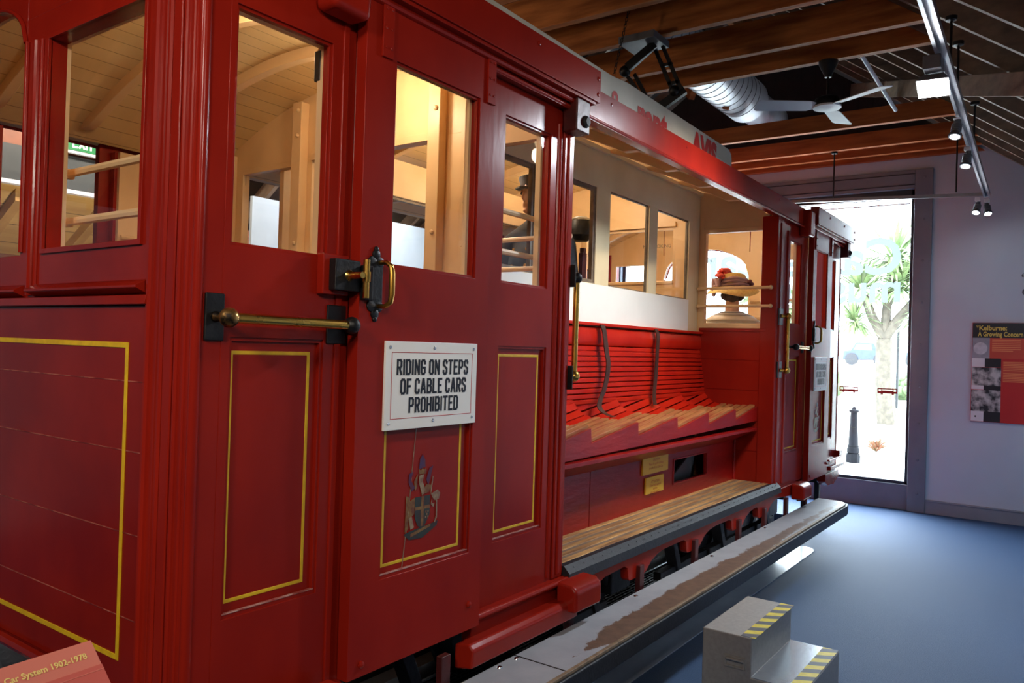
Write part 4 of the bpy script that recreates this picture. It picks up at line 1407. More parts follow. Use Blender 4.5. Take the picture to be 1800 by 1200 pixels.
# ---- faded crest transfers on the doors
CB = mat('crest_blue', rgb(70, 44, 84), rgb(96, 30, 46), .4, scale=40)
CG = mat('crest_gold', rgb(140, 108, 56), rgb(112, 60, 34), .4, scale=60)
CW = mat('crest_pale', rgb(160, 138, 108), rgb(124, 84, 66), .4, scale=60)
CD = mat('crest_green', rgb(44, 60, 54), rgb(60, 46, 40), .4, scale=50)
for cx, cz, s, yy in ((1.818, .985, 1.0, 1.6262), (6.36, .985, .9, 1.6262)):
    sdoor = [o for o in car.children if o.name.startswith('sliding_door')][0 if cx < 3 else 1]
    mb = MB()
    kk = [0]
    def pg(pts, m, k=0):
        kk[0] += 1
        mb.prism([(cx + a * s, cz + b * s) for a, b in pts], 'y', yy, yy - .0004 - .0003 * k - .00002 * kk[0], m)
    pg([(-.075, -.105), (-.05, -.125), (.01, -.128), (.075, -.10), (.08, -.085), (.05, -.09), (-.05, -.10)], 3)          # ground
    pg([(-.045, -.118), (.045, -.098), (.045, -.09), (-.045, -.108)], 1, 1)                                                  # ribbon
    pg([(-.07, -.10), (-.055, -.09), (-.055, .005), (-.068, .01)], 1)                                                         # left bearer body
    pg([(-.05, -.03), (-.03, -.09), (-.045, -.095), (-.06, -.04)], 2, 1)
    pg([(-.028, .0), (.04, .0), (.04, -.06), (.02, -.09), (.005, -.098), (-.015, -.088), (-.028, -.06)], 3)                  # shield
    pg([(.0, .0), (.012, .0), (.012, -.092), (.0, -.092)], 1, 1)
    pg([(-.028, -.03), (.04, -.03), (.04, -.04), (-.028, -.04)], 1, 1)
    for a, b in ((.022, -.05), (.032, -.05), (.027, -.058), (.022, -.066), (.032, -.066)):
        pg([(a - .0025, b - .003), (a + .0025, b - .003), (a + .0025, b + .003), (a - .0025, b + .003)], 2, 2)
    pg([(.045, .002), (.075, .012), (.088, .0), (.082, -.018), (.062, -.02), (.05, -.008)], 2)                                # right bearer
    pg([(.068, -.02), (.074, -.02), (.076, -.075), (.066, -.09), (.062, -.088), (.07, -.07)], 2)
    pg([(.05, -.012), (.044, -.03), (.056, -.04), (.062, -.028), (.056, -.03), (.05, -.026)], 2, 1)
    pg([(.044, .0), (.054, .055), (.05, .058), (.042, .02)], 2)
    pg([(-.012, .07), (-.014, .085), (-.006, .08), (.002, .087), (.008, .081), (.018, .086), (.016, .068)], 1)                # crown
    pg([(-.012, .065), (.008, .067), (.004, .045), (.016, .02), (.004, .0), (-.004, .02), (-.014, .045)], 2, 1)             # helm
    pg([(-.014, .085), (.014, .09), (.012, .112), (.0, .13), (-.012, .115)], 0)                                                # plume
    pg([(-.03, .03), (-.05, .055), (-.04, .08), (-.058, .075), (-.06, .05), (-.045, .02)], 0)
    pg([(.02, .05), (.034, .085), (.05, .09), (.04, .06), (.03, .03)], 0)
    pg([(-.055, -.01), (-.03, .0), (-.03, -.05), (-.055, -.06)], 1)
    pg([(.0, .005), (.035, .01), (.045, .03), (.02, .035)], 1)
    pg([(-.02, .07), (-.035, .05), (-.03, .02), (-.022, .03), (-.022, .05)], 1)
    part_label(mb.build('faded_crest', [CB, CG, CW, CD], sdoor, smooth=False), 'faded coat of arms transfer')
sdoor = [o for o in car.children if o.name.startswith('sliding_door')][0]
mb = MB()
pth = [(1.785, 1.20), (1.772, 1.07), (1.765, .98), (1.755, .90), (1.738, .772)]
for (a, b), (c, d) in zip(pth, pth[1:]):
    mb.prism([(a, b), (a + .0028, b), (c + .0028, d), (c, d)], 'y', 1.6275, 1.6262)
part_label(mb.build('panel_crack', MATS['crest_pale'], sdoor, smooth=False), 'long crack down the lower panel')

# ---- yellow notices on the bench skirt
sk = [o for o in car.children if o.name.startswith('bench_skirt')][0]
for (x0, x1, z0, z1, lines) in ((3.93, 4.257, .772, .876, ('CAUTION', 'Please be careful climbing', 'on and off the Cable Car')),
                                (3.972, 4.204, .661, .754, ('ATTENTION', 'Children must be supervised', 'at all times', 'riding on the Cable Car'))):
    mb = MB(); mb.box(x0, x1, 1.908, 1.919, z0, z1)
    np_ = mb.build('notice_plate', YPLATE, sk, bevel=.002)
    mb = MB()
    n = len(lines)
    for i, s in enumerate(lines):
        text_into(mb, s, .0195, ((x0 + x1) / 2, 1.908, z1 - .034 - i * (.058 / (n - 1) if n > 3 else .022)), (1, 0, 0), (0, 0, 1), 0, align='CENTER', xs=(x1 - x0) / .36 if i else 1.0)
    mb.build('lettering', REDINK, np_, smooth=False)

# ---- brass grab rail across the driver's door
dd = [o for o in car.children if o.name.startswith('driver_door')][0]


def plate_bar(p0, p1, plates, nm, ball_mats, parent, r=.0125, rb=.0235):
    mb = MB(); mb.tube([p0, p1], r, 14)
    g = mb.build(nm, BRASS, parent)
    for (pl, st, bm_) in plates:
        mb = MB(); mb.box(*pl)
        cx = [(pl[0] + pl[1]) / 2, (pl[2] + pl[3]) / 2, (pl[4] + pl[5]) / 2]
        mb.build('mounting_plate', BLACK, g, bevel=.003)
        a, b = Vector(st[0]), Vector(st[1])
        mb = MB()
        d = (b - a)
        mb.lathe([(.013, 0), (.013, .008), (.009, .014), (.009, d.length * .5), (.013, d.length * .62), (.010, d.length * .7), (.010, d.length)], a, d, 14)
        mb.ball(b, rb, 0, 18)
        mb.build('ball_end', bm_, g)
    return g


plate_bar((1.105, 1.598, 1.500), (1.482, 1.598, 1.497),
          [((1.077, 1.128, 1.652, 1.66, 1.445, 1.558), ((1.103, 1.652, 1.502), (1.103, 1.598, 1.500)), BRASSD),
           ((1.446, 1.512, 1.652, 1.66, 1.445, 1.552), ((1.484, 1.652, 1.498), (1.484, 1.598, 1.497)), BLACK)],
          'grab_rail', None, dd)
for (x, z) in ((1.087, 1.46), (1.118, 1.46), (1.087, 1.543), (1.118, 1.543), (1.457, 1.46), (1.50, 1.46), (1.457, 1.538), (1.50, 1.538)):
    pass
# latch box with brass bolt
mb = MB(); mb.box(1.408, 1.50, 1.632, 1.66, 1.578, 1.688)
lk = mb.build('latch_block', RED, dd, bevel=.004)
mb = MB(); mb.box(1.428, 1.518, 1.606, 1.634, 1.590, 1.675)
lbx = mb.build('latch_box', BLACK, lk, bevel=.003)
mb = MB()
mb.lathe([(.016, 0), (.010, .008), (.009, .05)], (1.478, 1.606, 1.632), (0, -1, 0), 12)
mb.tube([(1.478, 1.568, 1.632), (1.503, 1.568, 1.632)], .008, 10)
mb.tube([(1.503, 1.568, 1.572), (1.503, 1.568, 1.676)], .0095, 12)
mb.lathe([(.0125, -.014), (.0125, .014)], (1.503, 1.568, 1.630), (0, 0, 1), 12)
mb.build('brass_bolt', BRASSD if False else BRASS, lbx)

# ---- brass handles on the bay posts
bp = [o for o in car.children if o.name.startswith('bay_post')]
plate_bar((2.762, 1.662, 1.742), (2.762, 1.662, 1.342),
          [((2.70, 2.707, 1.632, 1.69, 1.700, 1.790), ((2.707, 1.662, 1.742), (2.762, 1.662, 1.742)), BLACK),
           ((2.70, 2.707, 1.632, 1.69, 1.290, 1.385), ((2.707, 1.662, 1.342), (2.762, 1.662, 1.342)), BRASS)],
          'grab_handle', None, bp[0])
plate_bar((5.475, 1.605, 1.722), (5.475, 1.605, 1.352),
          [((5.40, 5.50, 1.645, 1.653, 1.66, 1.775), ((5.45, 1.645, 1.722), (5.475, 1.605, 1.722)), BRASS),
           ((5.40, 5.50, 1.645, 1.653, 1.30, 1.41), ((5.45, 1.645, 1.352), (5.475, 1.605, 1.352)), BRASS)],
          'grab_handle', None, bp[1])
fp = [o for o in car.children if o.name.startswith('fixed_side_panel')][1]
plate_bar((5.67, 1.60, 1.516), (6.02, 1.60, 1.512),
          [((5.63, 5.69, 1.652, 1.66, 1.475, 1.56), ((5.66, 1.652, 1.516), (5.67, 1.60, 1.516)), BLACK),
           ((6.0, 6.05, 1.652, 1.66, 1.475, 1.56), ((6.02, 1.652, 1.512), (6.02, 1.60, 1.512)), BLACK)],
          'grab_rail', None, fp)

# ---- leather straps on the bench back
def strap(pts, w=.036):
    mb = MB()
    for (p, q) in zip(pts, pts[1:]):
        pass
    a = [(x - w / 2, y, z) for x, y, z in pts]
    b = [(x + w / 2, y, z) for x, y, z in pts]
    n = len(pts)
    th = .005
    A = [mb.v(p) for p in a]; B = [mb.v(p) for p in b]
    A2 = [mb.v((p[0], p[1] - th, p[2])) for p in a]; B2 = [mb.v((p[0], p[1] - th, p[2])) for p in b]
    for i in range(n - 1):
        for q in ((A[i], B[i], B[i + 1], A[i + 1]), (A2[i], A2[i + 1], B2[i + 1], B2[i]), (A[i], A[i + 1], A2[i + 1], A2[i]), (B[i], B2[i], B2[i + 1], B[i + 1])):
            mb.bm.faces.new(q)
    mb.bm.faces.new((A[0], A2[0], B2[0], B[0])); mb.bm.faces.new((A[-1], B[-1], B2[-1], A2[-1]))
    return mb.build('leather_strap', LEATHER, car)


def smooth_path(p, n=5):
    P = [Vector(q) for q in p]
    P = [P[0] * 2 - P[1]] + P + [P[-1] * 2 - P[-2]]
    out = []
    for a, b, c, d in zip(P, P[1:], P[2:], P[3:]):
        for k in range(n):
            t = k / n
            out.append(tuple(.5 * ((2 * b) + (c - a) * t + (2 * a - 5 * b + 4 * c - d) * t * t + (3 * b - a - 3 * c + d) * t ** 3)))
    return out + [tuple(P[-2])]


strap(smooth_path([(3.885, 2.166, 1.594), (3.886, 2.150, 1.55), (3.888, 2.135, 1.45), (3.882, 2.118, 1.38), (3.855, 2.108, 1.31), (3.81, 2.10, 1.235), (3.745, 2.085, 1.185), (3.695, 2.06, 1.145), (3.70, 2.025, 1.115), (3.73, 1.99, 1.098)]), .046)
strap(smooth_path([(4.585, 2.166, 1.594), (4.582, 2.150, 1.55), (4.572, 2.148, 1.445), (4.545, 2.138, 1.35), (4.508, 2.125, 1.268), (4.455, 2.105, 1.18), (4.42, 2.08, 1.128)]), .042)

# ------------------------------------------------------------------ things in the hall
# portable step box
st = thing('step_box', 'grey two-tread portable step box with hazard tape edges on the carpet', 'step', (3.34, 1.0, 0))
mb = MB()
prof = [(.80, 0), (.80, .192), (1.005, .192), (1.005, .345), (1.205, .345), (1.205, 0)]
mb.prism(prof, 'x', 3.07, 3.60)
mb.build('body', STEPM, st, bevel=.006, seg=3)
mb = MB(); mb.box(3.074, 3.596, .803, 1.004, .1915, .1935)
part_label(mb.build('lower_tread', STEPAL, st, smooth=False), 'bright aluminium lower tread')
mb = MB(); mb.box(3.076, 3.594, .992, 1.05, .3450, .3465)
mb.build('hazard_tape', HAZARD, st, smooth=False)
mb = MB(); mb.box(3.076, 3.594, .802, .865, .1936, .195)
mb.build('hazard_tape', HAZARD, st, smooth=False)
mb = MB()
mb.tube([(3.068, 1.035, .245), (3.060, 1.04, .25), (3.060, 1.10, .25), (3.068, 1.105, .245)], .006, 8)
mb.ring('x', 3.064, 3.071, 1.028, 1.112, .215, .262, .008)
mb.build('recessed_handle', STEPM, st, bevel=.003)

# reading lectern in the foreground
lt_ = thing('information_lectern', 'salmon slanted information panel standing before the near end of the car', 'panel', (.25, 1.0, 0))
TR = Vector((.588, 1.160, 1.0054)); ex_ = Vector((-.9963, -.0854, 0)); dn = Vector((.0854, -.9963, 0)) * math.cos(math.radians(45)) + Vector((0, 0, -1)) * math.sin(math.radians(45))
nn = dn.cross(ex_).normalized()
if nn.z < 0:
    nn = -nn
wl, hl = .85, .5
SAL = mat('salmon_panel', rgb(214, 122, 104), rgb(206, 114, 96), .5, scale=2)
SAL2 = mat('dark_salmon_band', rgb(200, 92, 80), rgb(194, 86, 74), .5, scale=2)
mb = MB()
c = [TR, TR + ex_ * wl, TR + ex_ * wl + dn * hl, TR + dn * hl]
mb._poly(c, [p - nn * .018 for p in c], 0)
pnl = mb.build('panel', SAL, lt_, bevel=.001)
mb = MB()
c = [TR + dn * .040 + nn * .0006, TR + dn * .040 + ex_ * wl + nn * .0006, TR + dn * .40 + ex_ * wl + nn * .0006, TR + dn * .40 + nn * .0006]
mb._poly(c, [p - nn * .0012 for p in c], 0)
c = [TR + dn * .047 + nn * .0012, TR + dn * .047 + ex_ * wl + nn * .0012, TR + dn * .048 + ex_ * wl + nn * .0012, TR + dn * .048 + nn * .0012]
mb._poly(c, [p - nn * .0012 for p in c], 1)
mb.build('text_band', [SAL2, SAL], pnl, smooth=False)
mb = MB()
text_into(mb, 'Wellington Cable Car System 1902-1978', .0120, TR + ex_ * .0155 + dn * .0255, -ex_, -dn, 0, align='RIGHT', bold=.0003, thick=.0012)
mb.build('lettering', mat('pale_yellow_lettering', rgb(238, 214, 128), rgb(232, 206, 118), .5), pnl, smooth=False)
mb = MB()
for s in (.12, .73):
    p = TR + ex_ * s + dn * .25 - nn * .02
    mb.box(p.x - .03, p.x + .03, p.y - .02, p.y + .02, 0.012, p.z)
    mb.box(p.x - .09, p.x + .09, p.y - .15, p.y + .15, 0, .012)
mb.build('leg', GREYM, lt_, bevel=.003)

# interpretive panel on the far wall
XW = X_END
ip = thing('wall_panel', 'black and red history panel with old photographs on the far white wall', 'panel', (XW, .33, .9))
PR = mat('panel_red', rgb(196, 40, 40), rgb(188, 36, 38), .45, scale=2)
PO = mat('panel_orange_red', rgb(204, 78, 58), rgb(196, 70, 52), .45, scale=2)
PK = mat('panel_black', rgb(34, 34, 40), rgb(30, 30, 36), .45, scale=2)
PG = mat('panel_grey', rgb(160, 160, 170), rgb(140, 140, 150), .45, scale=12)
PW = mat('panel_white', rgb(226, 224, 228), rgb(216, 214, 220), .45, scale=5)
PHOTO = mat('old_photograph', rgb(196, 194, 194), rgb(40, 40, 46), .45, scale=16, detail=8, lo=.38, hi=.62)
PMAP = mat('map_circle', rgb(206, 206, 212), rgb(186, 186, 194), .45, scale=30, detail=6)
PTX = mat('panel_text_orange', rgb(232, 142, 92), rgb(226, 134, 86), .5)
PYE = mat('panel_title_yellow', rgb(220, 192, 90), rgb(212, 184, 84), .5)
y0, y1, z0, z1 = .78, -.16, .905, 1.81
mb = MB(); mb.box(XW - .026, XW, y1, y0, z0, z1)
pb = mb.build('board', PR, ip, bevel=.002)
part_label(pb, 'red backing board')


def pbox(name, ya, yb, za, zb, m, d=.0275):
    mb = MB(); mb.box(XW - d, XW - .0255, min(ya, yb), max(ya, yb), za, zb)
    return mb.build(name, m, pb, smooth=False)


hd = pbox('title_band', .777, y1, 1.672, 1.808, PK)
mb = MB()
text_into(mb, 'Kelburne:', .060, (XW - .028, .728, 1.742), (0, -1, 0), (0, 0, 1), 0, bold=.0016, xs=.93)
text_into(mb, 'A Growing Concern', .060, (XW - .028, .734, 1.686), (0, -1, 0), (0, 0, 1), 0, bold=.0016, xs=.70)
text_into(mb, '*', .06, (XW - .028, .752, 1.745), (0, -1, 0), (0, 0, 1), 0)
mb.build('title_lettering', PYE, hd, smooth=False)
mp_ = pbox('map_picture', .777, .64, 1.485, 1.672, PG)
mb = MB(); mb.lathe([(.055, 0), (.055, .001)], (XW - .0275, .712, 1.575), (-1, 0, 0), 32)
mb.build('map_disc', PMAP, mp_, smooth=False)
tb = pbox('text_block', .64, y1, 1.485, 1.672, PO)
mb = MB()
for k in range(7):
    mb.box(XW - .0282, XW - .0274, .40 + (.0 if k < 6 else .06), .622, 1.650 - k * .0165, 1.657 - k * .0165)
mb.build('text_lines', PTX, tb, smooth=False)
pbox('white_block', .777, .676, 1.405, 1.485, PW)
pbox('black_block', .676, .548, 1.405, 1.485, PK)
pbox('old_photograph', .777, .546, 1.236, 1.402, PHOTO)
pbox('caption_strip', .777, .68, 1.200, 1.236, PW)
pbox('black_block', .68, .546, 1.195, 1.236, PK)
pbox('old_photograph', .777, .546, 1.000, 1.195, PHOTO)
em = pbox('emblem_block', .777, .676, .908, 1.000, PW)
mb = MB(); mb.lathe([(.008, 0), (.008, .001)], (XW - .0275, .74, .952), (-1, 0, 0), 12); mb.build('emblem', PK, em, smooth=False)
pbox('black_block', .676, .546, .908, 1.0, PK)
tb = pbox('text_block', .536, y1, 1.275, 1.462, PO)
mb = MB()
for k in range(13):
    if k == 6:
        continue
    mb.box(XW - .0282, XW - .0274, .10, .53, 1.450 - k * .0145, 1.4565 - k * .0145)
mb.build('text_lines', PTX, tb, smooth=False)

# quotation lettering on the far wall
mb = MB()
text_into(mb, '\u201cA', .13, (XW - .001, .415, 2.165), (0, -1, 0), (0, 0, 1), 0, bold=.001)
text_into(mb, 'c', .13, (XW - .001, .408, 2.06), (0, -1, 0), (0, 0, 1), 0, bold=.001)
q = mb.build('wall_lettering', mat('grey_wall_lettering', rgb(92, 92, 104), rgb(86, 86, 98), .6), smooth=False)
tag(q, 'start of a grey quotation lettered on the far white wall', 'lettering')
# quotation on the right-hand wall (seen mirrored in the car's glass)
mb = MB()
text_into(mb, 'work, whe', .115, (3.17, Y_R + .001, 2.33), (-1, 0, 0), (0, 0, 1), 0, bold=.001)
text_into(mb, 'so a soci', .115, (3.20, Y_R + .001, 2.215), (-1, 0, 0), (0, 0, 1), 0, bold=.001)
q = mb.build('wall_lettering', MATS['grey_wall_lettering'], smooth=False)
tag(q, 'grey quotation on the side wall, mirrored in the car door glass', 'lettering')

# lettering and little red car silhouettes on the great window
def vinyl(name, glow, face):
    m = bpy.data.materials.new(name)
    m.use_nodes = True
    n = m.node_tree
    a = n.nodes.new('ShaderNodeBsdfTranslucent'); a.inputs[0].default_value = glow
    b = n.nodes.new('ShaderNodeBsdfDiffuse'); b.inputs[0].default_value = face
    c = n.nodes.new('ShaderNodeAddShader')
    n.nodes.remove(n.nodes['Principled BSDF'])
    n.links.new(a.outputs[0], c.inputs[0]); n.links.new(b.outputs[0], c.inputs[1])
    n.links.new(c.outputs[0], n.nodes['Material Output'].inputs[0])
    MATS[name] = m
    return m


FROST = vinyl('frosted_vinyl', (.075, .088, .088, 1), (.1, .12, .12, 1))
RVINYL = vinyl('red_window_vinyl', (.085, .02, .018, 1), (.2, .03, .03, 1))
mb = MB()
text_into(mb, 'Cable Car', .50, (XW + .087, 1.40, 2.30), (0, 1, 0), (0, 0, 1), 0, bold=.012)
text_into(mb, 'museum', .40, (XW + .087, 1.40, 2.02), (0, 1, 0), (0, 0, 1), 0, bold=.010)
wl_ = mb.build('window_lettering', FROST, smooth=False)
tag(wl_, 'frosted museum name on the far window, seen mirrored from inside', 'lettering')
for k in range(6):
    yy = 1.505 + k * .358
    mb = MB()
    x0, x1 = XW + .086, XW + .0875
    for (a, b, c, d) in ((-.09, .09, 1.152, 1.162), (-.09, .09, 1.112, 1.132), (-.09, -.08, 1.132, 1.152), (.08, .09, 1.132, 1.152), (-.055, -.048, 1.132, 1.152), (.048, .055, 1.132, 1.152),
                         (-.06, -.04, 1.100, 1.112), (.04, .06, 1.100, 1.112), (-.048, .048, 1.132, 1.1375)):
        mb.box(x0, x1, yy + a, yy + b, c, d)
    o = mb.build('window_decal', RVINYL, smooth=False)
    tag(o, ['red car silhouette decal, nearest the right edge of the far window', 'red car silhouette decal, second from the right edge of the far window'][k] if k < 2 else 'red car silhouette decal on the far window behind the cable car', 'decal', 'red decals on the far window' if k < 2 else 'red decals hidden behind the car')

# ceiling fan under a tie beam
fan = thing('ceiling_fan', 'three-bladed ceiling fan with dark motor hanging from a roof beam', 'fan', (5.37, 1.36, 3.39))
fx, fy = 5.37, 1.36
mb = MB(); mb.lathe([(.062, 0), (.06, -.015), (.045, -.05), (.026, -.085), (.022, -.105)], (fx, fy, 3.39), (0, 0, 1), 20); mb.build('canopy', BLACK, fan)
mb = MB(); mb.tube([(fx, fy, 3.29), (fx, fy, 3.13)], .008, 8); mb.build('rod', BLACK, fan)
mb = MB(); mb.lathe([(.03, .05), (.075, .03), (.088, .0), (.086, -.02), (.072, -.03)], (fx, fy, 3.115), (0, 0, 1), 24); mb.build('motor', BLACK, fan)
mb = MB(); mb.lathe([(.086, 0), (.088, -.012), (.06, -.016)], (fx, fy, 3.095), (0, 0, 1), 24); mb.build('trim_ring', PLASTW, fan)
for ang in (121, 241, 1):
    a = math.radians(ang)
    d = Vector((math.cos(a), math.sin(a), 0)); n = Vector((-d.y, d.x, 0))
    def bp_(r, w, tw):
        return Vector((fx, fy, 3.095)) + d * r + n * w + Vector((0, 0, tw * w))
    mb = MB()
    A = [bp_(.07, -.03, .25), bp_(.12, -.055, .25), bp_(.44, -.065, .22), bp_(.46, -.05, .22), bp_(.46, .05, .22), bp_(.44, .065, .22), bp_(.12, .055, .25), bp_(.07, .03, .25)]
    mb._poly(A, [p + Vector((0, 0, .005)) for p in A], 0)
    mb.build('blade', PLASTW, fan)

# spiral duct in the roof
du = thing('ventilation_duct', 'large spiral-seamed galvanised duct running between the roof beams', 'duct', (5.6, 2.42, 3.78))
mb = MB(); dy, dz, dr = 2.53, 3.80, .20
ringsr = []
mb.lathe([(dr, 0), (dr, 3.85), (dr * .9, 3.855)], (3.3, dy, dz), (1, 0, 0), 36)
tb_ = mb.build('duct_tube', GALV, du)
mb = MB()
N_ = 36
for k in range(N_):
    x = 3.25 + k * .105
    mb.lathe([(dr + .0008, 0), (dr + .0035, .002), (dr + .0035, .005), (dr + .0008, .007)], (x, dy, dz), (1, 0, 0), 36)
mb.build('seam_rib', GREYM, tb_)
mb = MB(); mb.lathe([(dr * .80, 0), (dr * .80, .9), (dr * .1, .91)], (7.10, dy + .03, dz + .03), (1, 0, 0), 30)
part_label(mb.build('narrow_duct', GALV, du), 'narrower dark end section')

# black jointed linkage and chain under the roof beams
rg = thing('overhead_linkage', 'black jointed metal linkage bolted under the roof beams above the car', 'bracket', (4.43, 2.2, 3.39))
mb = MB(); mb.box(4.30, 4.52, 2.10, 2.34, 3.345, 3.39); mb.build('mounting_plate', GREYM, rg, bevel=.004)
mb = MB(); mb.bar((4.43, 2.17, 3.34), (4.38, 2.33, 3.20), .035, .04); mb.bar((4.40, 2.14, 3.34), (4.35, 2.30, 3.21), .02, .05)
mb.ball((4.38, 2.33, 3.20), .036, 0, 12); mb.build('upper_arm', BLACK, rg)
mb = MB()
for o_ in (0, .06):
    mb.bar((4.40 + o_, 2.34 - o_ * .6, 3.20), (4.42 + o_, 2.16, 2.93), .022, .022)
mb.build('lower_arm', BLACK, rg)
mb = MB()
for o_ in (0, .055):
    mb.bar((4.46, 2.17 - o_, 3.34), (4.46, 2.04 - o_, 3.05), .02, .02)
mb.bar((4.46, 2.11, 3.22), (4.46, 2.05, 3.22), .02, .02); mb.bar((4.46, 2.07, 3.10), (4.46, 2.0, 3.10), .02, .02)
mb.build('ladder_arm', BLACK, rg)
mb = MB(); mb.bar((4.5, 1.98, 3.06), (4.44, 2.16, 2.93), .05, .05); mb.ball((4.46, 2.03, 3.05), .035, 0, 10); mb.build('foot', BLACK, rg)
ch = thing('hanging_chain', 'thin dark chain hanging beside the black linkage', 'chain', (4.30, 2.30, 3.39))
mb = MB()
n_ = 24
for k in range(n_):
    p = Vector((4.24 - .0005 * k, 2.245 + .0045 * k, 3.50 - k * .0205))
    ax = Vector((1, 0, 0)) if k % 2 else Vector((0, 1, 0))
    pts = [p + Vector((0, 0, .014)) * math.cos(t) + ax * .007 * math.sin(t) for t in [2 * math.pi * i / 8 for i in range(9)]]
    mb.tube(pts, .0024, 5, cap=False)
mb.build('links', BLACK, ch)

# lighting track, hangers and spot heads
tk = thing('lighting_track', 'silver lighting track running along the roof above the right of the room', 'track', (6.0, .62, 2.95))
mb = MB()
A, B = Vector((2.4, .50, 2.95)), Vector((8.19, .678, 2.95))
for o_ in (-.018, .018):
    mb.bar(A + Vector((0, o_, 0)), B + Vector((0, o_, 0)), .016, .04)
mb.bar(A + Vector((0, 0, .014)), B + Vector((0, 0, .014)), .03, .01)
mb.build('rail', SILVER, tk)
mb = MB(); mb.bar((8.19, .68, 2.955), (7.74, 2.40, 2.95), .028, .03); mb.build('cross_rail', SILVER, tk)
mb = MB(); mb.box(8.17, 8.22, .655, .705, 2.93, 2.98); mb.build('corner_joint', PLASTW, tk, bevel=.004)
for (x, y, zt) in ((7.78, 1.892, 3.39), (8.0, .90, 3.45), (6.48, .625, 3.31), (5.12, .583, 3.28), (4.7, .571, 3.27), (3.8, .545, 3.25)):
    mb = MB(); mb.tube([(x, y, 2.96), (x, y, zt)], .007, 8); mb.lathe([(.03, 0), (.028, -.02), (.012, -.024)], (x, y, zt), (0, 0, 1), 12)
    mb.build('hanger_rod', BLACK, tk)


def spot_head(x, y, z, label, aim=(-.3, -.1, -1), big=False):
    t = thing('track_spotlight', label, 'spotlight', (x, y, 2.93), 'spotlights on the silver track')
    if big:
        mb = MB(); mb.box(x - .10, x + .02, y - .045, y + .035, 2.86, 2.929); mb.build('driver_box', GREYM, t, bevel=.005)
        a = Vector(aim).normalized()
        c = Vector((x + .02, y - .005, 2.83))
        s = a.orthogonal()
        mb = MB()
        ax = Vector((0, 1, 0)); u = a.cross(ax).normalized(); ax = u.cross(a).normalized()
        def q(r, h, w):
            return c + ax * w * r + u * h * r + a * 0
        p0 = [c + ax * i * .045 + u * j * .05 for i, j in ((-1, -1), (1, -1), (1, 1), (-1, 1))]
        p1 = [c + a * .05 + ax * i * .075 + u * j * .055 for i, j in ((-1, -1), (1, -1), (1, 1), (-1, 1))]
        mb._poly(p0, p1, 0)
        mb.build('housing', SILVER, t, bevel=.004)
        mb = MB()
        p2 = [c + a * .0505 + ax * i * .070 + u * j * .050 for i, j in ((-1, -1), (1, -1), (1, 1), (-1, 1))]
        mb._poly(p2, [p + a * .002 for p in p2], 0)
        mb.build('lit_face', LAMPW, t, smooth=False)
    else:
        mb = MB(); mb.box(x - .025, x + .025, y - .02, y + .02, z + .10, 2.915)
        mb.build('adaptor', PLASTW, t, bevel=.004)
        a = Vector(aim).normalized()
        c = Vector((x, y, z + .06))
        mb = MB()
        for k in range(5):
            mb.lathe([(.028, 0), (.030, .004), (.028, .008)], c + a * (-.01 + k * .011), a, 16)
        mb.lathe([(.015, -.05), (.022, -.01), (.024, .05), (.036, .062), (.037, .075), (.032, .076)], c, a, 18)
        mb.build('head', GREYM, t)
        mb = MB(); mb.lathe([(.031, 0), (.024, .006), (.002, .009)], c + a * .073, a, 18)
        mb.build('lit_face', LAMPW, t)
    return t


spot_head(4.34, .600, 2.9, 'big square floodlight glowing white on the silver track', (-.55, .05, -.75), True)
spot_head(5.40, .612, 2.81, 'upper of the two round lit spotlights hanging along the silver track', (-.35, .1, -1))
spot_head(6.16, .63, 2.79, 'lower round lit spotlight hanging along the silver track', (-.35, .1, -1))
spot_head(8.10, .74, 2.78, 'left of the two small lamps paired at the track corner', (-.45, .12, -.85))
spot_head(8.19, .675, 2.78, 'right of the two small lamps paired at the track corner', (-.40, -.15, -.85))

# grey diagonal rod below the tie beam beside the fan
mb = MB(); mb.tube([(5.6, 1.22, 3.50), (6.35, 1.12, 3.29)], .014, 8)
o = mb.build('conduit_pipe', PLASTW); tag(o, 'pale diagonal conduit pipe behind the ceiling fan', 'pipe')

# ------------------------------------------------------------------ people standing and sitting in the car
def skin_mesh(verts, edges, radii, sub=1):
    """tapered round limbs along every bone of a skeleton, overlapping at the joints; the remesh joins them"""
    bm = bmesh.new()

    def rr(r):
        return r if isinstance(r, tuple) else (r, r)
    for a, b in edges:
        p, q = Vector(verts[a]), Vector(verts[b])
        (pa, pb), (qa, qb) = rr(radii[a]), rr(radii[b])
        d = (q - p).normalized()
        if abs(d.z) > .55:
            s_ = (Vector((1, 0, 0)) - d * d.x).normalized()
        else:
            s_ = d.cross(Vector((0, 0, 1))).normalized()
        u_ = d.cross(s_).normalized()
        rings = []
        n = 16
        seq = [(p, pa, pb, -math.cos(t), math.sin(t)) for t in (.15, .5, .9, 1.3)] + [(p, pa, pb, 0, 1), (q, qa, qb, 0, 1)] + \
              [(q, qa, qb, math.cos(t), math.sin(t)) for t in (1.3, .9, .5, .15)]
        for c, ra, rb, h, k in seq:
            m_ = min(ra, rb)
            rings.append([bm.verts.new(c + d * h * m_ + s_ * math.cos(t) * ra * k + u_ * math.sin(t) * rb * k)
                          for t in [2 * math.pi * z / n for z in range(n)]])
        fs = []
        for r0, r1 in zip(rings, rings[1:]):
            for z in range(n):
                fs.append(bm.faces.new((r0[z], r0[(z + 1) % n], r1[(z + 1) % n], r1[z])))
        fs.append(bm.faces.new(rings[0][::-1])); fs.append(bm.faces.new(rings[-1]))
        bmesh.ops.recalc_face_normals(bm, faces=fs)
    return bm


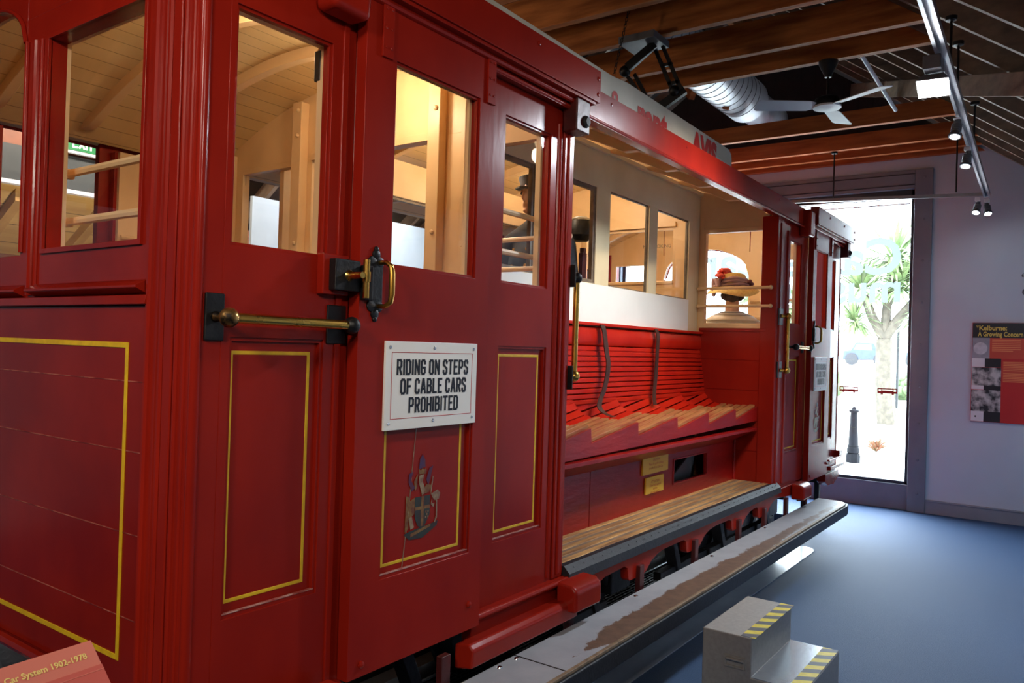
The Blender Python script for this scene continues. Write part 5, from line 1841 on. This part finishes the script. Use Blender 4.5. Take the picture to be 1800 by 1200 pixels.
def remesh(bm, name, material, parent, vox):
    me = bpy.data.meshes.new(name); bm.to_mesh(me); bm.free()
    o = bpy.data.objects.new(name, me); COL.objects.link(o)
    r = o.modifiers.new('r', 'REMESH'); r.mode = 'VOXEL'; r.voxel_size = vox; r.use_smooth_shade = True
    sm = o.modifiers.new('s', 'SMOOTH'); sm.iterations = 4; sm.factor = .5
    dg = bpy.context.evaluated_depsgraph_get(); dg.update()
    m2 = bpy.data.meshes.new_from_object(o.evaluated_get(dg))
    bpy.data.objects.remove(o); bpy.data.meshes.remove(me)
    m2.materials.clear(); m2.materials.append(material); m2.name = name
    m2.shade_smooth()
    o = bpy.data.objects.new(name, m2); COL.objects.link(o)
    o.parent = parent
    return o


class Skel:
    def __init__(self):
        self.v, self.e, self.r = [], [], []

    def add(self, p, r, par=None):
        self.v.append(Vector(p)); self.r.append(r)
        if par is not None:
            self.e.append((par, len(self.v) - 1))
        return len(self.v) - 1


def head_into(bm, c, s=1.0):
    """skull, jaw, nose, brow and ears facing +x, joined into the body by the remesh"""
    def ell(o, r, seg=16):
        bmesh.ops.create_uvsphere(bm, u_segments=seg, v_segments=seg // 2 + 2, radius=1.0,
                                  matrix=Matrix.Translation(Vector(c) + Vector(o) * s) @ Matrix.Diagonal((r[0] * s, r[1] * s, r[2] * s, 1)))
    ell((-.005, 0, .03), (.094, .074, .098))
    ell((.022, 0, -.045), (.062, .054, .066))
    ell((.062, 0, -.085), (.026, .030, .020), 10)
    ell((.096, 0, -.012), (.020, .012, .026), 10)
    ell((.086, 0, .014), (.012, .010, .028), 10)
    ell((.078, 0, -.052), (.018, .026, .010), 10)
    for y in (-1, 1):
        ell((.074, .030 * y, .022), (.016, .018, .008), 10)
        ell((.068, .03 * y, .008), (.014, .014, .010), 10)
        ell((.0, .076 * y, -.005), (.020, .009, .032), 10)


def hand(S, wrist, d, side, par):
    """palm with four fingers of unequal length and a thumb leaving its side"""
    d = Vector(d).normalized()
    n = Vector(side).normalized()
    palm = S.add(wrist + d * .05, .024, par)
    pk = S.add(wrist + d * .085, .022, palm)
    cv = d.cross(n)
    for k, (o, l) in enumerate(((-.03, .070), (-.010, .080), (.010, .076), (.030, .060))):
        b = S.add(wrist + d * .098 + n * o, .0088, pk)
        m = S.add(wrist + d * (.098 + l * .5) + n * o * 1.05 + cv * .006, .0082, b)
        S.add(wrist + d * (.098 + l * .95) + n * o * 1.05 + cv * .022, .0072, m)
    t = S.add(wrist + d * .045 - n * .036 + cv * .01, .0105, palm)
    S.add(wrist + d * .085 - n * .052 + cv * .02, .009, t)


def person_body(root, sit=False):
    """one continuous adult figure at the origin facing +x; sit bends hips and knees"""
    S = Skel()
    if sit:
        hip = .50
    else:
        hip = .92
    pel = S.add((0, 0, hip), (.12, .15))
    wa = S.add((0.0, 0, hip + .17), (.10, .125), pel)
    chs = S.add((.01, 0, hip + .36), (.115, .15), wa)
    sh = S.add((0, 0, hip + .50), (.075, .12), chs)
    nk = S.add((.0, 0, hip + .58), .055, sh)
    S.add((.012, 0, hip + .67), .052, nk)
    for y in (-1, 1):
        s1 = S.add((0, .155 * y, hip + .485), .058, sh)
        s2 = S.add((0, .19 * y, hip + .45), .052, s1)
        if sit:
            el = S.add((.06, .215 * y, hip + .20), .042, s2)
            wr = S.add((.27, .13 * y, hip + .12), .029, el)
            hand(S, Vector((.27, .13 * y, hip + .12)), (1, -.25 * y, -.1), (0, 1 * y, 0), wr)
        else:
            el = S.add((-.01, .235 * y, hip + .18), .043, s2)
            wr = S.add((.06, .25 * y, hip - .06), .029, el)
            hand(S, Vector((.06, .25 * y, hip - .06)), (.15, 0, -1), (1, 0, 0), wr)
        h1 = S.add((0.01, .09 * y, hip - .04), .088, pel)
        if sit:
            kn = S.add((.43, .10 * y, hip + .02), .060, h1)
            cf = S.add((.44, .10 * y, hip - .2), .054, kn)
            an = S.add((.42, .10 * y, -.02), .038, cf)
        else:
            th = S.add((.01, .095 * y, hip - .22), .078, h1)
            kn = S.add((.015, .10 * y, hip - .43), .058, th)
            cf = S.add((-.005, .10 * y, hip - .58), .054, kn)
            an = S.add((-.01, .10 * y, .085), .038, cf)
        az = S.v[an]
        ft = S.add((az.x + .08, az.y, az.z - .035), .036, an)
        S.add((az.x + .17, az.y + .01 * y, az.z - .053), .028, ft)
    bm = skin_mesh(S.v, S.e, S.r)
    head_into(bm, (.02, 0, hip + .735))
    return remesh(bm, 'body', SKIN, root, .0075), hip


def garment(root, name, pts, material, vox=.012, parent=None):
    S = Skel()
    ids = {}
    for key, p, r, par in pts:
        ids[key] = S.add(p, r, ids.get(par))
    bm = skin_mesh(S.v, S.e, S.r)
    return remesh(bm, name, material, parent or root, vox)


UNIF = mat('dark_uniform_cloth', rgb(30, 32, 42), rgb(24, 26, 34), .8, scale=60)
HAIRB = mat('dark_brown_hair', rgb(56, 36, 26), rgb(40, 26, 20), .6, scale=40, stretch=(1, 1, 6))
# conductor, facing the near end
man = thing('person', 'standing person in dark uniform and peaked cap inside the middle of the car', 'person')
_b, hp = person_body(man)
garment(man, 'jacket', [('p', (0, 0, hp - .10), (.135, .175), None), ('w', (0, 0, hp + .17), (.118, .145), 'p'), ('c', (.01, 0, hp + .36), (.135, .168), 'w'), ('s', (0, 0, hp + .505), (.088, .135), 'c'), ('n', (0, 0, hp + .575), .070, 's')] +
        [q for y, k in ((-1, 'l'), (1, 'r')) for q in ((k + '1', (0, .16 * y, hp + .49), .072, 's'), (k + '2', (0, .20 * y, hp + .45), .066, k + '1'), (k + '3', (-.01, .24 * y, hp + .18), .056, k + '2'), (k + '4', (.052, .25 * y, hp - .035), .046, k + '3'))], UNIF)
garment(man, 'trousers', [('p', (0, 0, hp), (.125, .16), None)] + [q for y, k in ((-1, 'l'), (1, 'r')) for q in ((k + '1', (.01, .09 * y, hp - .05), .10, 'p'), (k + '2', (.01, .095 * y, hp - .22), .092, k + '1'), (k + '3', (.012, .10 * y, hp - .45), .074, k + '2'), (k + '4', (-.005, .10 * y, .10), .064, k + '3'))], UNIF)
mb = MB()
hz = hp + .735
mb.lathe([(.092, -.01), (.098, .0), (.099, .028), (.110, .046), (.112, .056), (.09, .068), (.01, .072)], (.008, 0, hz + .038), (-.12, 0, 1), 26)
mb.prism([(.085, -.07), (.13, -.055), (.155, 0), (.13, .055), (.085, .07)], 'z', hz + .030, hz + .038)
mb.build('peaked_cap', UNIF, man, off=True)
mb = MB()
for y in (-1, 1):
    for z in (.14, .24, .34, .43):
        mb.lathe([(.011, 0), (.009, .005), (.002, .007)], (.145 - abs(z - .34) * .12, .05 * y, hp + z), (1, 0, 0), 10)
    mb.box(-.03, .03, .15 * y - .035, .15 * y + .035, hp + .542, hp + .550)
mb.build('button', BRASS, man, off=True)
man.location = (3.86, 2.605, ZF + .008)
man.rotation_euler = (0, 0, math.radians(172))
man.scale = (1.06,) * 3

# woman in the straw hat, sitting in the far saloon with her back to the bay
STRAW = mat('pale_straw', rgb(222, 198, 128), rgb(200, 172, 104), .6, scale=60, bump=.3)
MAUVE = mat('mauve_ribbon', rgb(158, 128, 138), rgb(132, 104, 116), .5, scale=10)
CORAL = mat('coral_flower_petals', rgb(214, 82, 70), rgb(186, 62, 58), .55, scale=30)
PLUM = mat('plum_flower_petals', rgb(104, 48, 66), rgb(80, 36, 54), .55, scale=30)
BLOUSE = mat('white_blouse', rgb(228, 222, 214), rgb(214, 208, 200), .8, scale=20)
NAVY = mat('navy_braid', rgb(52, 44, 72), rgb(44, 38, 62), .7, scale=20)
SKIRTM = mat('grey_skirt_cloth', rgb(92, 92, 108), rgb(80, 80, 96), .8, scale=20)
wom = thing('person', 'seated person in flowered straw hat and striped sailor collar behind the bay window', 'person')
_b, hp = person_body(wom, True)
garment(wom, 'blouse', [('p', (0, 0, hp - .03), (.13, .165), None), ('w', (0, 0, hp + .17), (.10, .125), 'p'), ('c', (.01, 0, hp + .36), (.125, .155), 'w'), ('s', (0, 0, hp + .50), (.08, .125), 'c'), ('n', (0, 0, hp + .55), .064, 's')] +
        [q for y, k in ((-1, 'l'), (1, 'r')) for q in ((k + '1', (0, .155 * y, hp + .485), .066, 's'), (k + '2', (0, .195 * y, hp + .44), .068, k + '1'), (k + '3', (.055, .215 * y, hp + .21), .056, k + '2'), (k + '4', (.25, .135 * y, hp + .125), .036, k + '3'))], BLOUSE)
garment(wom, 'skirt', [('p', (-.02, 0, hp + .06), (.135, .175), None), ('b', (-.02, 0, hp - .05), (.14, .19), 'p')] + [q for y, k in ((-1, 'l'), (1, 'r')) for q in ((k + '0', (.03, .07 * y, hp - .02), .125, 'p'), (k + '1', (.15, .09 * y, hp + .02), .115, k + '0'), (k + '2', (.44, .10 * y, hp + .02), .095, k + '1'), (k + '3', (.45, .10 * y, hp - .15), .095, k + '2'), (k + '4', (.45, .10 * y, .06), .11, k + '3'))], SKIRTM)
SHOE = mat('black_shoe_leather', rgb(26, 24, 24), rgb(20, 18, 18), .3)
for y in (-1, 1):
    garment(wom, 'shoe', [('a', (.42, .10 * y, -.01), .046, None), ('b', (.50, .10 * y, -.055), .046, 'a'), ('c', (.60, .11 * y, -.07), .036, 'b')], SHOE)
    garment(man, 'shoe', [('a', (-.012, .10 * y, .09), .047, None), ('b', (.07, .10 * y, .05), .046, 'a'), ('c', (.165, .11 * y, .034), .036, 'b')], SHOE)
mb = MB()   # sailor collar with two dark stripes
def collar(r0, r1, z0_, z1_, m):
    n = 24
    prof = []
    for k in range(n):
        t = 2 * math.pi * k / n
        prof.append((math.cos(t), math.sin(t)))
    A = [[(c_ * r * .72, s_ * r, hp + z + CZ) for c_, s_ in prof] for r, z in ((r0, z0_), (r1, z1_))]
    ra = [[mb.v(p) for p in ring] for ring in A]
    for k in range(n):
        f = mb.bm.faces.new((ra[0][k], ra[0][(k + 1) % n], ra[1][(k + 1) % n], ra[1][k])); f.material_index = m
CZ = .022
collar(.068, .105, .575, .562, 0); collar(.105, .112, .562, .559, 1); collar(.112, .145, .559, .545, 0); collar(.145, .153, .545, .541, 1); collar(.153, .205, .541, .505, 0)
o = mb.build('sailor_collar', [BLOUSE, NAVY], wom, off=True)
sm = o.modifiers.new('t', 'SOLIDIFY'); sm.thickness = .006
hz = hp + .735
mb = MB()
mb.ball((-.005, 0, hz + .035), .102, 0, 18, (1.02, .86, 1.02)); mb.ball((-.075, 0, hz - .02), .052, 0, 14); mb.ball((-.05, .05, hz - .02), .04, 0, 12); mb.ball((-.05, -.05, hz - .02), .04, 0, 12)
mb.build('hair', HAIRB, wom, off=True)
mb = MB()   # wide brim dipping at the back, tall soft crown
n = 40
rings = []
for (r, z, tl) in ((.088, .055, .0), (.12, .050, .10), (.17, .038, .24), (.195, .012, .32), (.196, .004, .32), (.17, .026, .24), (.12, .038, .10), (.085, .045, 0)):
    rings.append([mb.v((.0 + math.cos(t) * r * .98, math.sin(t) * r, hz + z + tl * r * math.cos(t) * .5 + .012 * math.sin(3 * t) * (r / .19) ** 2)) for t in [2 * math.pi * k / n for k in range(n)]])
for a, b in zip(rings, rings[1:]):
    for k in range(n):
        mb.bm.faces.new((a[k], a[(k + 1) % n], b[(k + 1) % n], b[k]))
mb.lathe([(.10, .03), (.104, .06), (.10, .11), (.088, .135), (.06, .145), (.01, .138)], (0, 0, hz + .01), (.03, 0, 1), 28)
hat = mb.build('straw_hat', STRAW, wom, off=True)
mb = MB()
for k, (zz, r_, tw) in enumerate(((.062, .110, 0), (.085, .1085, .6), (.104, .105, 1.2))):
    pts = [(math.cos(t) * r_, math.sin(t) * r_, hz + zz + .006 * math.sin(2 * t + tw)) for t in [2 * math.pi * i / 28 for i in range(29)]]
    mb.tube(pts, [.012 + .003 * math.sin(i * 1.3 + k) for i in range(29)], 8, cap=False)
for (a, b) in (((-.06, .10, .06), (-.10, .14, -.03)), ((-.07, .09, .1), (-.13, .11, .04)), ((-.05, .1, .09), (-.03, .15, .05))):
    mb.tube([(a[0], a[1], hz + a[2]), ((a[0] + b[0]) / 2 - .01, (a[1] + b[1]) / 2 + .015, hz + (a[2] + b[2]) / 2 + .02), (b[0], b[1], hz + b[2])], [.016, .026, .014], 8)
mb.build('ribbon', MAUVE, hat)


def flower(c, r, m, nm):
    mb = MB()
    rnd = random.Random(hash((round(c[0], 3), round(c[1], 3))) & 0xffff)
    for k in range(16):
        t, p = rnd.uniform(0, 2 * math.pi), rnd.uniform(-.4, 1.2)
        d = Vector((math.cos(t) * math.cos(p), math.sin(t) * math.cos(p), math.sin(p)))
        mb.ball(Vector(c) + d * r * .6, r * .5, 0, 8, (1, 1, .7))
    return mb.build(nm, m, hat)


flower((-.045, .075, hz + .155), .045, CORAL, 'coral_flower'); flower((-.0, .055, hz + .165), .038, CORAL, 'coral_flower'); flower((-.08, .10, hz + .12), .04, CORAL, 'coral_flower')
flower((.02, -.125, hz + .065), .034, PLUM, 'plum_flower'); flower((-.03, -.115, hz + .085), .028, PLUM, 'plum_flower'); flower((.0, -.14, hz + .04), .028, PLUM, 'plum_flower'); flower((.04, .03, hz + .155), .026, PLUM, 'plum_flower')
EYE = mat('dark_eye', rgb(30, 24, 22), rgb(24, 20, 18), .2)
for who, hz_ in ((man, .92 + .735), (wom, .50 + .735)):
    for y in (-1, 1):
        mb = MB(); mb.ball((.101, .031 * y, hz_ + .010), .0085, 0, 10)
        mb.build('eye', EYE, who, off=True)
wom.location = (5.93, 2.165, ZF + .415)
wom.rotation_euler = (0, 0, math.radians(20))
wom.location.z = 1.94 - (hz + .02)

# ------------------------------------------------------------------ outside the far window
mb = MB(); mb.box(X_END + .28, 60, -40, 50, -.3, -.02)
struct(mb.build('forecourt_paving', mat('pale_paving', rgb(206, 204, 198), rgb(192, 190, 184), .8, scale=1.5), smooth=False))
mb = MB(); mb.prism([(34, -.03), (36.5, 1.12), (60, 1.12), (60, -.03)], 'y', -40, 50)
struct(mb.build('raised_car_park', MATS['pale_paving'], smooth=False))
bo = thing('bollard', 'dark ornate cast-iron bollard standing outside the far window', 'bollard', (11.88, 2.53, -.02))
mb = MB(); mb.lathe([(.098, 0), (.098, .10), (.092, .11), (.092, .125)], (11.88, 2.53, -.02), (0, 0, 1), 8); mb.build('base', CASTIRON, bo)
mb = MB(); mb.lathe([(.070, .125), (.082, .14), (.080, .20), (.070, .22), (.074, .235), (.066, .25), (.048, .62), (.046, .70), (.066, .715), (.068, .735), (.05, .745)], (11.88, 2.53, -.02), (0, 0, 1), 24); mb.build('shaft', CASTIRON, bo)
mb = MB(); mb.lathe([(.04, .745), (.03, .755), (.028, .77), (.012, .785)], (11.88, 2.53, -.02), (0, 0, 1), 16); mb.build('cap', CASTIRON, bo)

LEAF = mat('cordyline_leaf', rgb(86, 106, 66), rgb(114, 128, 84), .5, scale=3)
BARK = mat('pale_bark', rgb(84, 76, 64), rgb(66, 60, 50), .8, scale=10, bump=.3)


def leaf_head(parent, c, r, n, seed):
    rnd = random.Random(seed)
    mb = MB()
    for k in range(n):
        t, p = rnd.uniform(0, 2 * math.pi), math.asin(rnd.uniform(-.55, 1))
        d = Vector((math.cos(t) * math.cos(p), math.sin(t) * math.cos(p), math.sin(p)))
        s = d.cross(Vector((0, 0, 1))).normalized() if abs(d.z) < .97 else Vector((1, 0, 0))
        L_ = r * rnd.uniform(.75, 1.1)
        w = r * .042
        c_ = Vector(c)
        p1 = c_ + d * L_ * .55
        p2 = c_ + d * L_ + Vector((0, 0, -L_ * .28 * (1 - abs(d.z))))
        th = Vector((0, 0, .004))
        A = [c_ + d * .05 - s * w * .5, p1 - s * w, p2, p1 + s * w, c_ + d * .05 + s * w * .5]
        mb._poly(A, [q_ - th for q_ in A], 0)
    o = mb.build('leaf_head', LEAF, parent, smooth=False)
    return o


def cabbage_tree(x, y, label, segs, heads, seed):
    t = thing('cabbage_tree', label, 'tree', (x, y, -.02), None)
    mb = MB()
    for (a, b, r0, r1) in segs:
        a, b = Vector(a), Vector(b)
        m_ = (a + b) / 2 + Vector((0, .04, 0))
        mb.tube([Vector((x, y, 0)) + a, Vector((x, y, 0)) + m_, Vector((x, y, 0)) + b], [r0, (r0 + r1) / 2, r1], 10)
    mb.build('trunk', BARK, t)
    for i, (c, r) in enumerate(heads):
        leaf_head(t, Vector((x, y, 0)) + Vector(c), r * 1.35, 110, seed + i)
    return t


cabbage_tree(19.5, 3.45, 'tall forking cabbage tree outside, seen through the middle of the far window',
             [((0, 0, -.05), (0, .1, 1.9), .22, .17), ((0, .1, 1.9), (0, .55, 2.9), .12, .09), ((0, .1, 1.9), (.1, -.45, 2.75), .12, .09), ((0, .1, 1.9), (.3, .0, 3.4), .12, .08), ((.1, -.45, 2.75), (0, -.95, 2.3), .08, .06)],
             [((0, .62, 3.05), .75), ((.1, -.2, 3.1), .7), ((.3, .0, 3.75), .8), ((0, -.95, 2.55), .6), ((0, .75, 2.3), .55), ((.1, -.75, 3.3), .7)], 5)
cabbage_tree(23.0, 3.0, 'smaller cabbage tree farther off outside, low at the right edge of the window',
             [((0, 0, -.05), (0, -.1, 1.7), .16, .12), ((0, -.1, 1.7), (0, .4, 2.3), .09, .07)],
             [((0, -.1, 2.0), .7), ((0, .45, 2.6), .6), ((0, -.7, 3.4), .8)], 31)
cabbage_tree(22.0, 6.8, 'bushy cabbage tree outside, partly behind the end of the cable car',
             [((0, 0, -.05), (0, .1, 2.0), .18, .14), ((0, .1, 2.0), (0, .6, 2.8), .09, .07), ((0, .1, 2.0), (0, -.6, 2.6), .09, .07)],
             [((0, .1, 2.6), .8), ((0, .65, 3.1), .8), ((0, -.65, 2.8), .8)], 51)

BUSH = mat('bush_leaves', rgb(66, 84, 52), rgb(86, 100, 62), .7, scale=6, bump=.5)
for (x, y, r, lb) in ((27, 7.3, 1.2, 'low green bush outside at the left edge of the far window'), (32, 4.9, .8, 'rounded bush in the distance outside, behind the lamp post')):
    mb = MB()
    rnd = random.Random(int(x))
    for k in range(70):
        a, b = rnd.uniform(0, 6.28), rnd.uniform(0, 1.3)
        rr = r * rnd.uniform(.6, 1)
        mb.ball((x + math.cos(a) * math.cos(b) * rr, y + math.sin(a) * math.cos(b) * rr, .2 + math.sin(b) * rr * .8), .22 * r, 0, 7)
    mb.ball((x, y, .25), r * .8, 0, 14)
    o = mb.build('bush', BUSH); tag(o, lb, 'bush')
mb = MB()
rnd = random.Random(3)
for k in range(60):
    a, b = rnd.uniform(0, 6.28), rnd.uniform(.3, 1.3)
    d = Vector((math.cos(a) * math.cos(b), math.sin(a) * math.cos(b), math.sin(b)))
    p = Vector((13.6, 2.55, -.02))
    mb.tube([p, p + d * .12 + Vector((0, 0, .03)), p + d * .22], [.010, .008, .003], 5)
o = mb.build('flower_clump', mat('orange_flower', rgb(120, 62, 40), rgb(96, 80, 50), .7, scale=20)); tag(o, 'small clump of orange flowers outside beside the bollard', 'plant')
# lamp post and parked cars beyond
lp = thing('lamp_post', 'thin dark lamp post in the distance outside', 'lamp post', (26.0, 4.35, -.02))
mb = MB(); mb.tube([(26, 4.35, -.02), (26, 4.35, 2.3)], .04, 8); mb.build('post', BLACK, lp)
mb = MB(); mb.lathe([(.05, 0), (.12, .2), (.14, .3), (.02, .42)], (26, 4.35, 2.3), (0, 0, 1), 8); mb.build('lantern', BLACK, lp)
CARB = mat('blue_car_paint', rgb(40, 56, 84), rgb(34, 48, 74), .3)
for (x, y, w, lb, m_) in ((41.0, 8.1, 1.9, 'dark blue parked car far off outside, left of the lamp post', CARB), (40.5, 5.6, 1.3, 'dark parked car far off outside, right of the lamp post', CARB), (41.0, 3.6, 1.7, 'pale parked car far off outside at the right of the window', SILVER)):
    zz = 1.12
    t = thing('parked_car', lb, 'car', (x, y, zz))
    mb = MB()
    pr_ = [(-.9, .25), (-.88, .62), (-.45, .70), (-.30, 1.08), (.42, 1.10), (.62, .72), (.92, .66), (.95, .25)]
    k = w / 1.7
    mb.prism([(y + a * k, z + zz) for a, z in pr_], 'x', x - .8, x + .8)
    mb.build('bodywork', m_, t, bevel=.05)
    mb = MB(); mb.prism([(y - .25 * k, .72 + zz), (y - .20 * k, 1.02 + zz), (y + .36 * k, 1.02 + zz), (y + .5 * k, .74 + zz)], 'x', x - .805, x + .805); mb.build('window', GREYP, t)
    for s in (-.55, .58):
        mb = MB(); mb.lathe([(.05, -.02), (.29, -.02), (.29, .16), (.05, .16)], (x - .82, y + s * k, .29 + zz), (1, 0, 0), 18); mb.build('wheel', RUBBER, t)

# tidy helper properties
for o in bpy.data.objects:
    if 'base' in o:
        del o['base']
